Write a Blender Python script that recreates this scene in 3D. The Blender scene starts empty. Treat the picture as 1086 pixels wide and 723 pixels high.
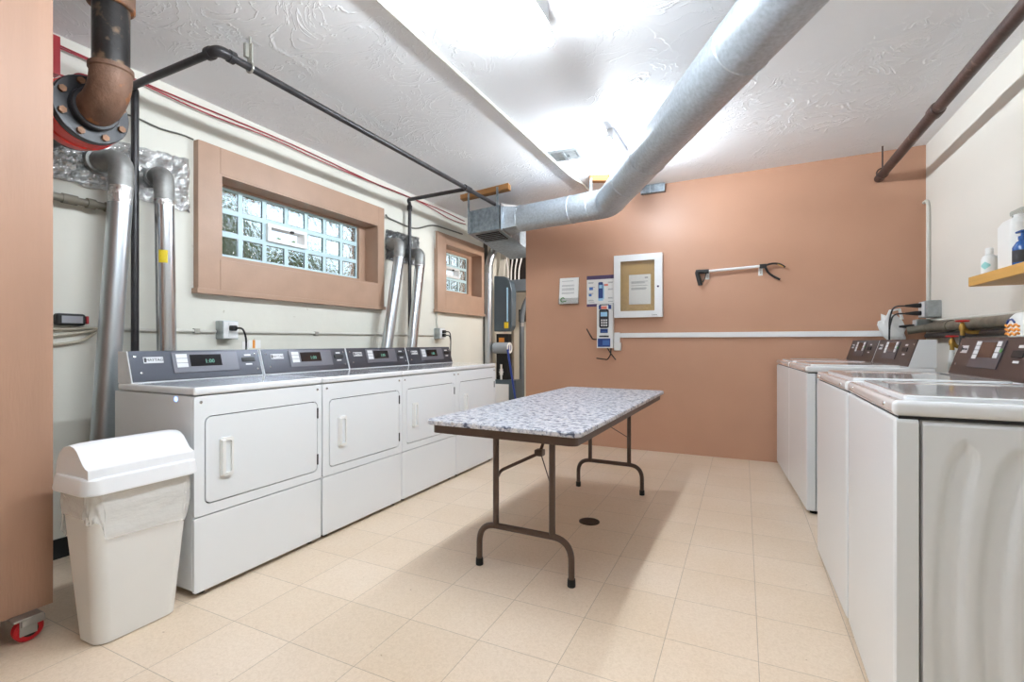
import bpy, bmesh, math, random
from mathutils import Vector, Matrix
random.seed(7)
C = bpy.context.scene.collection
PI = math.pi
H = 1.08                                   # camera height
XL, XR, YB, YF = -3.1, 1.33, 4.97, -1.5    # inner faces of left, right, back and front walls
YA = 6.5                                   # end of the utility alcove

# ------------------------------------------------------------------ materials
def srgb(r, g, b):
    f = lambda c: (c/255/12.92) if c/255 <= .04045 else ((c/255+.055)/1.055)**2.4
    return (f(r), f(g), f(b), 1)

def mat(name, col, rough=.5, metal=0., var=.06, vscale=6., bump=0., bscale=40., coat=0., spots=None, spec=.5, stretch=None, detail=4):
    m = bpy.data.materials.new(name); m.use_nodes = True
    nt = m.node_tree; N = nt.nodes; L = nt.links
    b = N['Principled BSDF']
    b.inputs['Roughness'].default_value = rough
    b.inputs['Metallic'].default_value = metal
    b.inputs['Specular IOR Level'].default_value = spec
    if coat: b.inputs['Coat Weight'].default_value = coat; b.inputs['Coat Roughness'].default_value = .08
    tc = N.new('ShaderNodeTexCoord'); vec = tc.outputs['Object']
    if stretch:
        mp = N.new('ShaderNodeMapping'); mp.inputs['Scale'].default_value = stretch
        L.new(vec, mp.inputs['Vector']); vec = mp.outputs['Vector']
    nz = N.new('ShaderNodeTexNoise'); nz.inputs['Scale'].default_value = vscale; nz.inputs['Detail'].default_value = detail
    L.new(vec, nz.inputs['Vector'])
    rp = N.new('ShaderNodeValToRGB')
    c = col
    rp.color_ramp.elements[0].position = .3; rp.color_ramp.elements[1].position = .7
    rp.color_ramp.elements[0].color = tuple(min(1, x*(1-var)) for x in c[:3]) + (1,)
    rp.color_ramp.elements[1].color = tuple(min(1, x*(1+var)) for x in c[:3]) + (1,)
    L.new(nz.outputs['Fac'], rp.inputs['Fac'])
    out = rp.outputs['Color']
    if spots:                                # (colour, scale, threshold)
        n2 = N.new('ShaderNodeTexNoise'); n2.inputs['Scale'].default_value = spots[1]; n2.inputs['Detail'].default_value = 3
        L.new(vec, n2.inputs['Vector'])
        r2 = N.new('ShaderNodeValToRGB'); r2.color_ramp.elements[0].position = spots[2]; r2.color_ramp.elements[1].position = spots[2]+.08
        L.new(n2.outputs['Fac'], r2.inputs['Fac'])
        mx = N.new('ShaderNodeMix'); mx.data_type = 'RGBA'
        L.new(r2.outputs['Color'], mx.inputs['Factor']); L.new(out, mx.inputs['A']); mx.inputs['B'].default_value = spots[0]
        out = mx.outputs['Result']
    L.new(out, b.inputs['Base Color'])
    if bump:
        n3 = N.new('ShaderNodeTexNoise'); n3.inputs['Scale'].default_value = bscale; n3.inputs['Detail'].default_value = 5
        L.new(vec, n3.inputs['Vector'])
        bp = N.new('ShaderNodeBump'); bp.inputs['Strength'].default_value = bump; bp.inputs['Distance'].default_value = .01
        L.new(n3.outputs['Fac'], bp.inputs['Height']); L.new(bp.outputs['Normal'], b.inputs['Normal'])
    return m

def emit(name, col, strength):
    m = bpy.data.materials.new(name); m.use_nodes = True
    b = m.node_tree.nodes['Principled BSDF']
    b.inputs['Base Color'].default_value = (.02, .02, .02, 1)
    b.inputs['Emission Color'].default_value = col; b.inputs['Emission Strength'].default_value = strength
    return m

def glass(name, col, rough=.0, ior=1.45, bump=0, bscale=30):
    m = mat(name, col, rough, 0, 0, 5, bump, bscale)
    b = m.node_tree.nodes['Principled BSDF']
    b.inputs['Transmission Weight'].default_value = 1; b.inputs['IOR'].default_value = ior
    return m

def clear_sheet(name, col, gloss=.08):
    """thin clear pane: lets light straight through with a faint reflection"""
    m = bpy.data.materials.new(name); m.use_nodes = True
    nt = m.node_tree; N = nt.nodes; L = nt.links
    N.remove(N['Principled BSDF'])
    t = N.new('ShaderNodeBsdfTransparent'); t.inputs['Color'].default_value = col
    g = N.new('ShaderNodeBsdfGlossy'); g.inputs['Roughness'].default_value = .05
    mx = N.new('ShaderNodeMixShader'); mx.inputs['Fac'].default_value = gloss
    L.new(t.outputs[0], mx.inputs[1]); L.new(g.outputs[0], mx.inputs[2]); L.new(mx.outputs[0], N['Material Output'].inputs['Surface'])
    return m

M = {}
M['pink'] = mat('painted_pink_wall', srgb(190, 145, 119), .42, var=.03, vscale=2.5, bump=.05, bscale=90)
M['cream'] = mat('painted_cream_wall', srgb(220, 218, 208), .6, var=.03, vscale=2.2, bump=.12, bscale=18, spots=(srgb(176, 170, 152), 26, .73))
M['white_wall'] = mat('painted_white_wall', srgb(224, 219, 210), .6, var=.02, vscale=2, bump=.06, bscale=25)
M['casing'] = mat('painted_pink_trim', srgb(173, 141, 120), .4, var=.05, vscale=7, bump=.06, bscale=60)
M['panel'] = mat('brown_painted_board', srgb(172, 134, 111), .5, var=.08, vscale=9, bump=.1, bscale=120, stretch=(1, 1, .12), spots=(srgb(120, 82, 62), 60, .76))
M['appliance'] = mat('white_enamel', srgb(234, 237, 240), .34, var=.006, vscale=3, coat=.4)
M['deck'] = mat('white_worktop_enamel', srgb(238, 240, 243), .16, var=.01, vscale=3, coat=1.)
M['gasket'] = mat('dark_gap_gasket', srgb(40, 40, 42), .7, var=.1)  # dark colour standing in for shade inside panel gaps; also the hinges
M['fascia'] = mat('dark_control_fascia', srgb(78, 80, 88), .3, metal=.6, var=.05, vscale=40, stretch=(1, .05, 1))  # bluish tint puts reflected window light into the dryer fascia colour
M['fascia_brown'] = mat('brown_control_fascia', srgb(76, 64, 62), .32, metal=.5, var=.05, vscale=40, stretch=(1, .05, 1))
M['bezel'] = mat('grey_bezel', srgb(108, 108, 116), .35, metal=.3, var=.03)
M['bezel_dark'] = mat('dark_grey_bezel', srgb(84, 80, 86), .35, metal=.3, var=.03)
M['screen'] = mat('black_display', srgb(22, 20, 22), .12, var=.1)
M['screen_brown'] = mat('brown_display', srgb(62, 42, 36), .15, var=.1)
M['digit'] = emit('lit_green_digits', (.25, .8, .6, 1), .5)
M['key'] = mat('white_key', srgb(222, 222, 224), .4, var=.03)
M['green'] = mat('green_print', srgb(92, 150, 84), .5)
M['chrome'] = mat('chrome_screw', srgb(205, 205, 205), .25, metal=1, var=.05)
M['silverplate'] = mat('silver_logo_plate', srgb(215, 215, 218), .3, metal=.2, var=.03)
M['ink'] = mat('black_print', srgb(40, 40, 46), .6)
M['inkgrey'] = mat('grey_print', srgb(150, 150, 155), .7)
M['black'] = mat('black_plastic', srgb(22, 22, 24), .5, var=.1)
M['rubber'] = mat('black_rubber', srgb(24, 24, 24), .7, var=.1)
M['blackpipe'] = mat('black_iron_pipe', srgb(52, 50, 52), .38, metal=.3, var=.25, vscale=14, bump=.1, bscale=60)
M['bigpipe'] = mat('black_steel_pipe', srgb(50, 48, 48), .33, metal=.4, var=.3, vscale=9, bump=.15, bscale=40, spots=(srgb(112, 92, 74), 13, .54))
M['rust'] = mat('rusty_iron', srgb(112, 84, 68), .6, metal=.2, var=.35, vscale=11, bump=.3, bscale=45, spots=(srgb(172, 108, 60), 9, .56))
M['bolt'] = mat('rusty_bolt', srgb(128, 92, 66), .5, metal=.3, var=.3, vscale=40)
M['flange'] = mat('black_flange', srgb(40, 40, 44), .4, metal=.1, var=.2, vscale=12)
M['redvalve'] = mat('red_valve_body', srgb(196, 34, 24), .35, var=.2, vscale=12, spots=(srgb(150, 60, 40), 12, .66))
M['redbox'] = mat('red_alarm_box', srgb(168, 36, 44), .4, var=.08)
M['redwire'] = mat('red_wire', srgb(150, 42, 52), .5, var=.1)
M['galv'] = mat('galvanised_duct', srgb(182, 190, 198), .42, metal=.65, var=.14, vscale=55, bump=.02, bscale=80, detail=8)
M['galvbox'] = mat('galvanised_plenum', srgb(140, 150, 158), .42, metal=.7, var=.3, vscale=26, detail=8)
M['alu'] = mat('shiny_aluminium_duct', srgb(205, 208, 212), .24, metal=1, var=.08, vscale=3, stretch=(1, 1, .2))
M['alu2'] = mat('dull_aluminium_duct', srgb(190, 196, 202), .34, metal=1, var=.08, vscale=3, stretch=(1, 1, .2))
M['flex'] = mat('grey_flexible_elbow', srgb(150, 150, 148), .5, metal=.5, var=.15, vscale=20)
M['foil'] = mat('crumpled_foil', srgb(244, 245, 246), .2, metal=.85, var=.03, vscale=10, bump=1., bscale=32)
M['foil_dull'] = mat('dull_crumpled_foil', srgb(158, 160, 162), .3, metal=.9, var=.2, vscale=14, bump=1., bscale=30)
M['foiltape'] = mat('foil_tape_with_red_print', srgb(215, 215, 215), .25, metal=.9, var=.1, bump=.8, bscale=50, spots=(srgb(160, 50, 60), 30, .6))
M['yellow'] = mat('yellow_sticker', srgb(226, 200, 40), .5)
M['paper'] = mat('white_paper', srgb(238, 237, 235), .7, var=.01)
M['cord'] = mat('beige_cord', srgb(186, 178, 160), .5)
M['cordgrey'] = mat('dark_grey_cable', srgb(96, 94, 88), .6)
M['conduit'] = mat('painted_conduit', srgb(208, 206, 198), .5, var=.05)
M['conduit_metal'] = mat('metal_conduit', srgb(170, 168, 160), .4, metal=.5, var=.08)
M['elecbox'] = mat('galvanised_outlet_box', srgb(168, 174, 176), .38, metal=.7, var=.15, vscale=30)
M['wood'] = mat('raw_wood_block', srgb(150, 104, 58), .6, var=.18, vscale=14, stretch=(.15, 1, 1))
M['pine'] = mat('pine_shelf', srgb(206, 158, 84), .45, var=.12, vscale=9, stretch=(3, .2, 3))
M['brownmetal'] = mat('brown_steel_frame', srgb(86, 68, 58), .4, metal=.2, var=.08, vscale=20)
M['binwhite'] = mat('white_bin_plastic', srgb(232, 231, 228), .38, var=.012)
M['lidwhite'] = mat('white_lid_plastic', srgb(240, 241, 244), .32, var=.01)
M['cork'] = mat('cork_board', srgb(196, 162, 110), .8, var=.12, vscale=60, bump=.2, bscale=150)
M['whiteframe'] = mat('white_metal_frame', srgb(236, 237, 238), .35, var=.01)
M['purple'] = mat('purple_print', srgb(74, 58, 96), .5)
M['navy'] = mat('navy_print', srgb(40, 66, 130), .5)
M['blue'] = mat('blue_print', srgb(66, 108, 176), .5)
M['ltblue'] = mat('pale_blue_print', srgb(160, 205, 235), .5)
M['orange'] = mat('orange_print', srgb(232, 150, 60), .5)
M['coral'] = mat('coral_print', srgb(226, 130, 112), .5)
M['teal'] = mat('teal_print', srgb(150, 208, 206), .5)
M['whiteplastic'] = mat('white_plastic', srgb(236, 236, 234), .4, var=.015)
M['bluegrey'] = mat('blue_grey_metal', srgb(74, 88, 98), .35, metal=.2, var=.08)
M['greymetal'] = mat('grey_beam_metal', srgb(112, 122, 130), .45, metal=.3, var=.1)
M['pvc'] = mat('grey_pvc', srgb(150, 158, 166), .4, var=.04)
M['bluepole'] = mat('blue_pole', srgb(36, 66, 150), .35, var=.05)
M['bluebottle'] = mat('blue_bottle', srgb(46, 92, 158), .25, var=.1)
M['dirtypipe'] = mat('grey_iron_pipe', srgb(122, 116, 104), .55, metal=.4, var=.25, vscale=12, bump=.15)
M['darkpipe'] = mat('dark_stained_pipe', srgb(70, 52, 48), .45, metal=.2, var=.3, vscale=10, bump=.15, spots=(srgb(120, 100, 88), 14, .64))
M['brass'] = mat('brass_valve', srgb(176, 140, 74), .35, metal=.9, var=.1)
M['redhandle'] = mat('red_valve_handle', srgb(196, 38, 36), .4)
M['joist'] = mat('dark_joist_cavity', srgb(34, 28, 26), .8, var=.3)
M['steel'] = mat('zinc_caster_fork', srgb(170, 172, 174), .35, metal=.9, var=.1)
M['redwheel'] = mat('red_caster_wheel', srgb(196, 22, 34), .4, var=.05)
M['drain'] = mat('dark_bronze_drain', srgb(72, 60, 50), .5, metal=.5, var=.2, vscale=60)
M['mortar'] = mat('pale_block_joint', srgb(205, 232, 238), .5, var=.05)
M['leaf'] = mat('green_leaf', srgb(92, 150, 62), .5, var=.4, vscale=12)
M['earth'] = mat('garden_soil', srgb(150, 140, 122), .9, var=.2)
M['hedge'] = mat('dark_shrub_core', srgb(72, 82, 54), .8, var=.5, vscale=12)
M['led'] = emit('blue_led', (.25, .4, 1, 1), 4)  # emissive colour for the blue glow spot
M['tube'] = emit('fluorescent_tube', (.88, .965, 1.03, 1), 182)
M['tube_short'] = emit('short_fluorescent_tube', (.88, .965, 1.03, 1), 390)
M['glassblock'] = glass('wavy_glass_block', (.93, .985, .985, 1), .02, 1.45, 1., 26)
M['pane'] = clear_sheet('clear_pane', (.985, .985, .98, 1), .08)
M['clearplastic'] = clear_sheet('clear_acrylic', (.93, .93, .93, 1), .1)
M['clearbottle'] = clear_sheet('clear_bottle_plastic', (.82, .85, .85, 1), .12)

# translucent bin bag
def bag_mat():
    m = mat('clear_bin_bag', srgb(240, 239, 236), .16, var=.02, bump=1., bscale=13, stretch=(1, 1, 2.2))
    nt = m.node_tree; N = nt.nodes; L = nt.links
    b = N['Principled BSDF']
    t = N.new('ShaderNodeBsdfTransparent'); mx = N.new('ShaderNodeMixShader'); mx.inputs['Fac'].default_value = .42
    L.new(t.outputs[0], mx.inputs[1]); L.new(b.outputs[0], mx.inputs[2]); L.new(mx.outputs[0], N['Material Output'].inputs['Surface'])
    return m
M['bag'] = bag_mat()

def floor_mat():
    m = bpy.data.materials.new('vinyl_floor_tile'); m.use_nodes = True
    nt = m.node_tree; N = nt.nodes; L = nt.links; b = N['Principled BSDF']
    tc = N.new('ShaderNodeTexCoord'); mp = N.new('ShaderNodeMapping')
    mp.inputs['Location'].default_value = (-.046/.305, -1.839/.305, 0); mp.inputs['Scale'].default_value = (1/.305, 1/.305, 1)
    L.new(tc.outputs['Object'], mp.inputs['Vector'])
    br = N.new('ShaderNodeTexBrick'); br.offset = 0; br.squash = 1
    br.inputs['Scale'].default_value = 1; br.inputs['Mortar Size'].default_value = .0045; br.inputs['Mortar Smooth'].default_value = .2
    br.inputs['Brick Width'].default_value = 1; br.inputs['Row Height'].default_value = 1; br.inputs['Bias'].default_value = 0
    br.inputs['Color1'].default_value = srgb(230, 210, 188); br.inputs['Color2'].default_value = srgb(235, 216, 196); br.inputs['Mortar'].default_value = srgb(184, 165, 145)
    L.new(mp.outputs['Vector'], br.inputs['Vector'])
    n1 = N.new('ShaderNodeTexNoise'); n1.inputs['Scale'].default_value = 90; n1.inputs['Detail'].default_value = 6; n1.inputs['Distortion'].default_value = 1.2
    L.new(tc.outputs['Object'], n1.inputs['Vector'])
    r1 = N.new('ShaderNodeValToRGB'); r1.color_ramp.elements[0].position = .36; r1.color_ramp.elements[0].color = (.84, .80, .74, 1); r1.color_ramp.elements[1].position = .6; r1.color_ramp.elements[1].color = (1.0, 1.0, 1.0, 1)
    L.new(n1.outputs['Fac'], r1.inputs['Fac'])
    mx = N.new('ShaderNodeMix'); mx.data_type = 'RGBA'; mx.blend_type = 'MULTIPLY'; mx.inputs['Factor'].default_value = .55
    L.new(br.outputs['Color'], mx.inputs['A']); L.new(r1.outputs['Color'], mx.inputs['B'])
    n2 = N.new('ShaderNodeTexNoise'); n2.inputs['Scale'].default_value = 1.7; n2.inputs['Detail'].default_value = 3
    L.new(tc.outputs['Object'], n2.inputs['Vector'])
    r2 = N.new('ShaderNodeValToRGB'); r2.color_ramp.elements[0].position = .35; r2.color_ramp.elements[0].color = (.95, .92, .87, 1); r2.color_ramp.elements[1].position = .65; r2.color_ramp.elements[1].color = (1, 1, 1, 1)
    L.new(n2.outputs['Fac'], r2.inputs['Fac'])
    m2 = N.new('ShaderNodeMix'); m2.data_type = 'RGBA'; m2.blend_type = 'MULTIPLY'; m2.inputs['Factor'].default_value = 1
    L.new(mx.outputs['Result'], m2.inputs['A']); L.new(r2.outputs['Color'], m2.inputs['B'])
    # scattered dark flecks
    n3 = N.new('ShaderNodeTexNoise'); n3.inputs['Scale'].default_value = 34; n3.inputs['Detail'].default_value = 1
    L.new(tc.outputs['Object'], n3.inputs['Vector'])
    r3 = N.new('ShaderNodeValToRGB'); r3.color_ramp.elements[0].position = .80; r3.color_ramp.elements[0].color = (1, 1, 1, 1); r3.color_ramp.elements[1].position = .84; r3.color_ramp.elements[1].color = (.5, .4, .3, 1)
    L.new(n3.outputs['Fac'], r3.inputs['Fac'])
    m3 = N.new('ShaderNodeMix'); m3.data_type = 'RGBA'; m3.blend_type = 'MULTIPLY'; m3.inputs['Factor'].default_value = .8
    L.new(m2.outputs['Result'], m3.inputs['A']); L.new(r3.outputs['Color'], m3.inputs['B'])
    L.new(m3.outputs['Result'], b.inputs['Base Color'])
    b.inputs['Roughness'].default_value = .36
    bp = N.new('ShaderNodeBump'); bp.inputs['Strength'].default_value = .25; bp.inputs['Distance'].default_value = .002; bp.invert = True
    L.new(br.outputs['Fac'], bp.inputs['Height']); L.new(bp.outputs['Normal'], b.inputs['Normal'])
    return m
M['floor'] = floor_mat()

def ceiling_mat():
    m = bpy.data.materials.new('skip_trowel_plaster'); m.use_nodes = True
    nt = m.node_tree; N = nt.nodes; L = nt.links; b = N['Principled BSDF']
    b.inputs['Roughness'].default_value = .55
    tc = N.new('ShaderNodeTexCoord')
    n0 = N.new('ShaderNodeTexNoise'); n0.inputs['Scale'].default_value = 1.1; n0.inputs['Detail'].default_value = 3
    L.new(tc.outputs['Object'], n0.inputs['Vector'])
    r0 = N.new('ShaderNodeValToRGB'); r0.color_ramp.elements[0].position = .3; r0.color_ramp.elements[0].color = srgb(234, 236, 240); r0.color_ramp.elements[1].position = .7; r0.color_ramp.elements[1].color = srgb(243, 244, 247)
    L.new(n0.outputs['Fac'], r0.inputs['Fac']); L.new(r0.outputs['Color'], b.inputs['Base Color'])
    # trowel ridges: thin iso-lines of a warped noise
    n1 = N.new('ShaderNodeTexNoise'); n1.inputs['Scale'].default_value = 3.2; n1.inputs['Detail'].default_value = 4; n1.inputs['Distortion'].default_value = 2.2
    L.new(tc.outputs['Object'], n1.inputs['Vector'])
    r1 = N.new('ShaderNodeValToRGB'); cr = r1.color_ramp
    cr.elements[0].position = .40; cr.elements[0].color = (0, 0, 0, 1); cr.elements[1].position = .425; cr.elements[1].color = (1, 1, 1, 1)
    e = cr.elements.new(.45); e.color = (.25, .25, .25, 1); e = cr.elements.new(.55); e.color = (.15, .15, .15, 1); e = cr.elements.new(.565); e.color = (.9, .9, .9, 1); e = cr.elements.new(.6); e.color = (.1, .1, .1, 1)
    L.new(n1.outputs['Fac'], r1.inputs['Fac'])
    n2 = N.new('ShaderNodeTexNoise'); n2.inputs['Scale'].default_value = 1.3; n2.inputs['Detail'].default_value = 2
    L.new(tc.outputs['Object'], n2.inputs['Vector'])
    r2 = N.new('ShaderNodeValToRGB'); r2.color_ramp.elements[0].position = .40; r2.color_ramp.elements[1].position = .56
    L.new(n2.outputs['Fac'], r2.inputs['Fac'])
    mu = N.new('ShaderNodeMath'); mu.operation = 'MULTIPLY'; L.new(r1.outputs['Color'], mu.inputs[0]); L.new(r2.outputs['Color'], mu.inputs[1])
    n4 = N.new('ShaderNodeTexNoise'); n4.inputs['Scale'].default_value = 30; n4.inputs['Detail'].default_value = 5
    L.new(tc.outputs['Object'], n4.inputs['Vector'])
    ma = N.new('ShaderNodeMath'); ma.operation = 'MULTIPLY_ADD'; ma.inputs[1].default_value = .16
    L.new(n4.outputs['Fac'], ma.inputs[0]); L.new(mu.outputs[0], ma.inputs[2])
    bp = N.new('ShaderNodeBump'); bp.inputs['Strength'].default_value = .48; bp.inputs['Distance'].default_value = .012
    L.new(ma.outputs[0], bp.inputs['Height']); L.new(bp.outputs['Normal'], b.inputs['Normal'])
    return m
M['ceiling'] = ceiling_mat()

def granite_mat():
    m = bpy.data.materials.new('speckled_granite_laminate'); m.use_nodes = True
    nt = m.node_tree; N = nt.nodes; L = nt.links; b = N['Principled BSDF']; b.inputs['Roughness'].default_value = .35
    tc = N.new('ShaderNodeTexCoord')
    n1 = N.new('ShaderNodeTexNoise'); n1.inputs['Scale'].default_value = 34; n1.inputs['Detail'].default_value = 6; n1.inputs['Roughness'].default_value = .62; n1.inputs['Distortion'].default_value = .5
    L.new(tc.outputs['Object'], n1.inputs['Vector'])
    r = N.new('ShaderNodeValToRGB'); cr = r.color_ramp
    cr.elements[0].position = .34; cr.elements[0].color = srgb(62, 68, 88); cr.elements[1].position = .72; cr.elements[1].color = srgb(168, 160, 156)
    for p, c in ((.42, srgb(92, 98, 118)), (.455, srgb(176, 180, 192)), (.53, srgb(208, 208, 214)), (.6, srgb(222, 220, 220)), (.64, srgb(178, 174, 174))):
        e = cr.elements.new(p); e.color = c
    L.new(n1.outputs['Fac'], r.inputs['Fac'])
    n2 = N.new('ShaderNodeTexNoise'); n2.inputs['Scale'].default_value = 70; n2.inputs['Detail'].default_value = 3
    L.new(tc.outputs['Object'], n2.inputs['Vector'])
    r2 = N.new('ShaderNodeValToRGB'); r2.color_ramp.elements[0].position = .38; r2.color_ramp.elements[0].color = (.55, .56, .62, 1); r2.color_ramp.elements[1].position = .5; r2.color_ramp.elements[1].color = (1, 1, 1, 1)
    L.new(n2.outputs['Fac'], r2.inputs['Fac'])
    mx = N.new('ShaderNodeMix'); mx.data_type = 'RGBA'; mx.blend_type = 'MULTIPLY'; mx.inputs['Factor'].default_value = .8
    L.new(r.outputs['Color'], mx.inputs['A']); L.new(r2.outputs['Color'], mx.inputs['B']); L.new(mx.outputs['Result'], b.inputs['Base Color'])
    return m
M['granite'] = granite_mat()

# ------------------------------------------------------------------ mesh helpers
def obj(name, bm, m, parent=None, smooth=True, loc=None):
    bmesh.ops.recalc_face_normals(bm, faces=bm.faces)
    me = bpy.data.meshes.new(name); bm.to_mesh(me); bm.free()
    if smooth:
        for p in me.polygons: p.use_smooth = True
        me.set_sharp_from_angle(angle=math.radians(35))
    me.materials.append(m)
    o = bpy.data.objects.new(name, me); C.objects.link(o)
    if smooth:
        wn = o.modifiers.new('shading', 'WEIGHTED_NORMAL'); wn.keep_sharp = True; wn.weight = 80
    if parent: o.parent = parent
    if loc: o.location = loc
    return o

def tag(o, label=None, cat=None, group=None, kind=None):
    if label: o['label'] = label
    if cat: o['category'] = cat
    if group: o['group'] = group
    if kind: o['kind'] = kind
    return o

def empty(name, loc=(0, 0, 0), rz=0, label=None, cat=None, group=None, kind=None):
    o = bpy.data.objects.new(name, None); C.objects.link(o); o.empty_display_size = .1
    o.location = loc; o.rotation_euler = (0, 0, rz)
    return tag(o, label, cat, group, kind)

def copy_tree(o, parent=None):
    c = o.copy(); C.objects.link(c)
    if parent: c.parent = parent
    for ch in list(o.children): copy_tree(ch, c)
    return c

def B(): return bmesh.new()

def box(bm, x0, x1, y0, y1, z0, z1, bev=0, seg=2, mtx=None):
    t = bmesh.new(); bmesh.ops.create_cube(t, size=1)
    for v in t.verts: v.co = Vector(((x0+x1)/2+v.co.x*(x1-x0), (y0+y1)/2+v.co.y*(y1-y0), (z0+z1)/2+v.co.z*(z1-z0)))
    if bev:
        bmesh.ops.bevel(t, geom=list(t.edges), offset=bev, segments=seg, profile=.5, affect='EDGES')
    merge(bm, t, mtx); return bm

def merge(bm, t, mtx=None):
    mp = {}
    for v in t.verts: mp[v] = bm.verts.new(mtx @ v.co if mtx else v.co)
    for f in t.faces:
        try: bm.faces.new([mp[v] for v in f.verts])
        except ValueError: pass
    t.free()

def frames(pts):
    n = len(pts); T = []
    for i in range(n):
        a = pts[max(i-1, 0)]; b = pts[min(i+1, n-1)]
        T.append((b-a).normalized())
    u = Vector((0, 0, 1)) if abs(T[0].z) < .9 else Vector((1, 0, 0))
    u = (u - T[0]*u.dot(T[0])).normalized(); out = []
    for t in T:
        u = (u - t*u.dot(t)).normalized(); out.append((t, u, t.cross(u)))
    return out

def fillet(path, r, seg=8):
    P = [Vector(p) for p in path]; out = [P[0]]
    for i in range(1, len(P)-1):
        a, b, c = P[i-1], P[i], P[i+1]
        d1 = (a-b); d2 = (c-b); rr = min(r, d1.length*.49, d2.length*.49)
        p1 = b+d1.normalized()*rr; p2 = b+d2.normalized()*rr
        for k in range(seg+1):
            t = k/seg; out.append(p1*(1-t)**2 + b*2*t*(1-t) + p2*t*t)
    out.append(P[-1]); return out

def tube(bm, path, r, seg=14, cap=True, radii=None):
    P = [Vector(p) for p in path]; F = frames(P); rings = []
    for i, (p, (t, u, w)) in enumerate(zip(P, F)):
        rr = radii[i] if radii else r
        rings.append([bm.verts.new(p+(u*math.cos(2*PI*k/seg)+w*math.sin(2*PI*k/seg))*rr) for k in range(seg)])
    for a, b in zip(rings, rings[1:]):
        for k in range(seg): bm.faces.new((a[k], a[(k+1) % seg], b[(k+1) % seg], b[k]))
    if cap: bm.faces.new(rings[0][::-1]); bm.faces.new(rings[-1])
    return bm

def cyl(bm, p0, p1, r, seg=20, r2=None):
    return tube(bm, [p0, p1], r, seg, True, [r, r if r2 is None else r2])

def lathe(bm, prof, cx=0, cy=0, seg=24, mtx=None):
    t = bmesh.new(); rings = []
    for r, z in prof:
        rings.append([t.verts.new((cx+max(r, 1e-4)*math.cos(2*PI*k/seg), cy+max(r, 1e-4)*math.sin(2*PI*k/seg), z)) for k in range(seg)])
    for a, b in zip(rings, rings[1:]):
        for k in range(seg): t.faces.new((a[k], a[(k+1) % seg], b[(k+1) % seg], b[k]))
    t.faces.new(rings[0][::-1]); t.faces.new(rings[-1])
    merge(bm, t, mtx); return bm

def prism(bm, poly, d0, d1, axis='y'):
    """extrude a 2-D outline: axis y -> poly in (x,z); x -> (y,z); z -> (x,y)"""
    f = {'y': lambda p, d: (p[0], d, p[1]), 'x': lambda p, d: (d, p[0], p[1]), 'z': lambda p, d: (p[0], p[1], d)}[axis]
    a = [bm.verts.new(f(p, d0)) for p in poly]; b = [bm.verts.new(f(p, d1)) for p in poly]
    n = len(poly)
    bm.faces.new(a); bm.faces.new(b[::-1])
    for i in range(n): bm.faces.new((a[i], b[i], b[(i+1) % n], a[(i+1) % n]))
    return bm

def rrect(a0, a1, b0, b1, r, seg=6):
    out = []
    for (ca, cb, s) in ((a1-r, b1-r, 0), (a0+r, b1-r, 1), (a0+r, b0+r, 2), (a1-r, b0+r, 3)):
        for k in range(seg+1):
            an = PI/2*(s+k/seg); out.append((ca+r*math.cos(an), cb+r*math.sin(an)))
    return out

def slab_x(bm, a0, a1, b0, b1, r, x0, x1, seg=6, soft=0):
    """rounded slab in the y-z plane from x0 to x1 (x1 = visible side), softened rim"""
    p = rrect(a0, a1, b0, b1, r, seg)
    if not soft: return prism(bm, p, x0, x1, 'x')
    q = rrect(a0+soft, a1-soft, b0+soft, b1-soft, max(r-soft, .001), seg)
    rings = [[bm.verts.new((x0, *v)) for v in p], [bm.verts.new((x1-soft*.6, *v)) for v in p], [bm.verts.new((x1, *v)) for v in q]]
    n = len(p)
    for A, Bq in zip(rings, rings[1:]):
        for i in range(n): bm.faces.new((A[i], A[(i+1) % n], Bq[(i+1) % n], Bq[i]))
    bm.faces.new(rings[0]); bm.faces.new(rings[-1]); return bm

def ring_x(bm, outer, inner, x0, x1):
    """plate with a hole in the y-z plane"""
    n = len(outer)
    V = lambda pts, x: [bm.verts.new((x, *p)) for p in pts]
    o0, o1, i0, i1 = V(outer, x0), V(outer, x1), V(inner, x0), V(inner, x1)
    for i in range(n):
        j = (i+1) % n
        bm.faces.new((o1[i], o1[j], i1[j], i1[i])); bm.faces.new((o0[i], o0[j], i0[j], i0[i]))
        bm.faces.new((o0[i], o0[j], o1[j], o1[i])); bm.faces.new((i0[i], i0[j], i1[j], i1[i]))
    return bm

def text_bm(s, size, depth=.0006):
    cu = bpy.data.curves.new('lettering', 'FONT'); cu.body = s; cu.size = size; cu.extrude = depth; cu.align_x = 'CENTER'; cu.align_y = 'CENTER'; cu.resolution_u = 2
    o = bpy.data.objects.new('lettering', cu); C.objects.link(o)
    bpy.context.view_layer.update()
    me = bpy.data.meshes.new_from_object(o.evaluated_get(bpy.context.evaluated_depsgraph_get()))
    bm = bmesh.new(); bm.from_mesh(me)
    bpy.data.objects.remove(o); bpy.data.curves.remove(cu); bpy.data.meshes.remove(me)
    return bm

def put_text(bm, s, size, mtx, sx=1, bold=0):
    t = text_bm(s, size)
    for v in t.verts: v.co.x *= sx
    merge(bm, t, mtx)

def struct(name, bm, m, parent=None, smooth=False):
    o = obj(name, bm, m, parent, smooth)
    if not parent: o['kind'] = 'structure'
    return o

# ------------------------------------------------------------------ room shell
def ceil_z(x): return 2.625 + (x+3.1)*.0125
bm = B(); box(bm, -3.42, 1.5, YF-.15, YA+.15, -.12, 0); struct('floor', bm, M['floor'])

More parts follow.
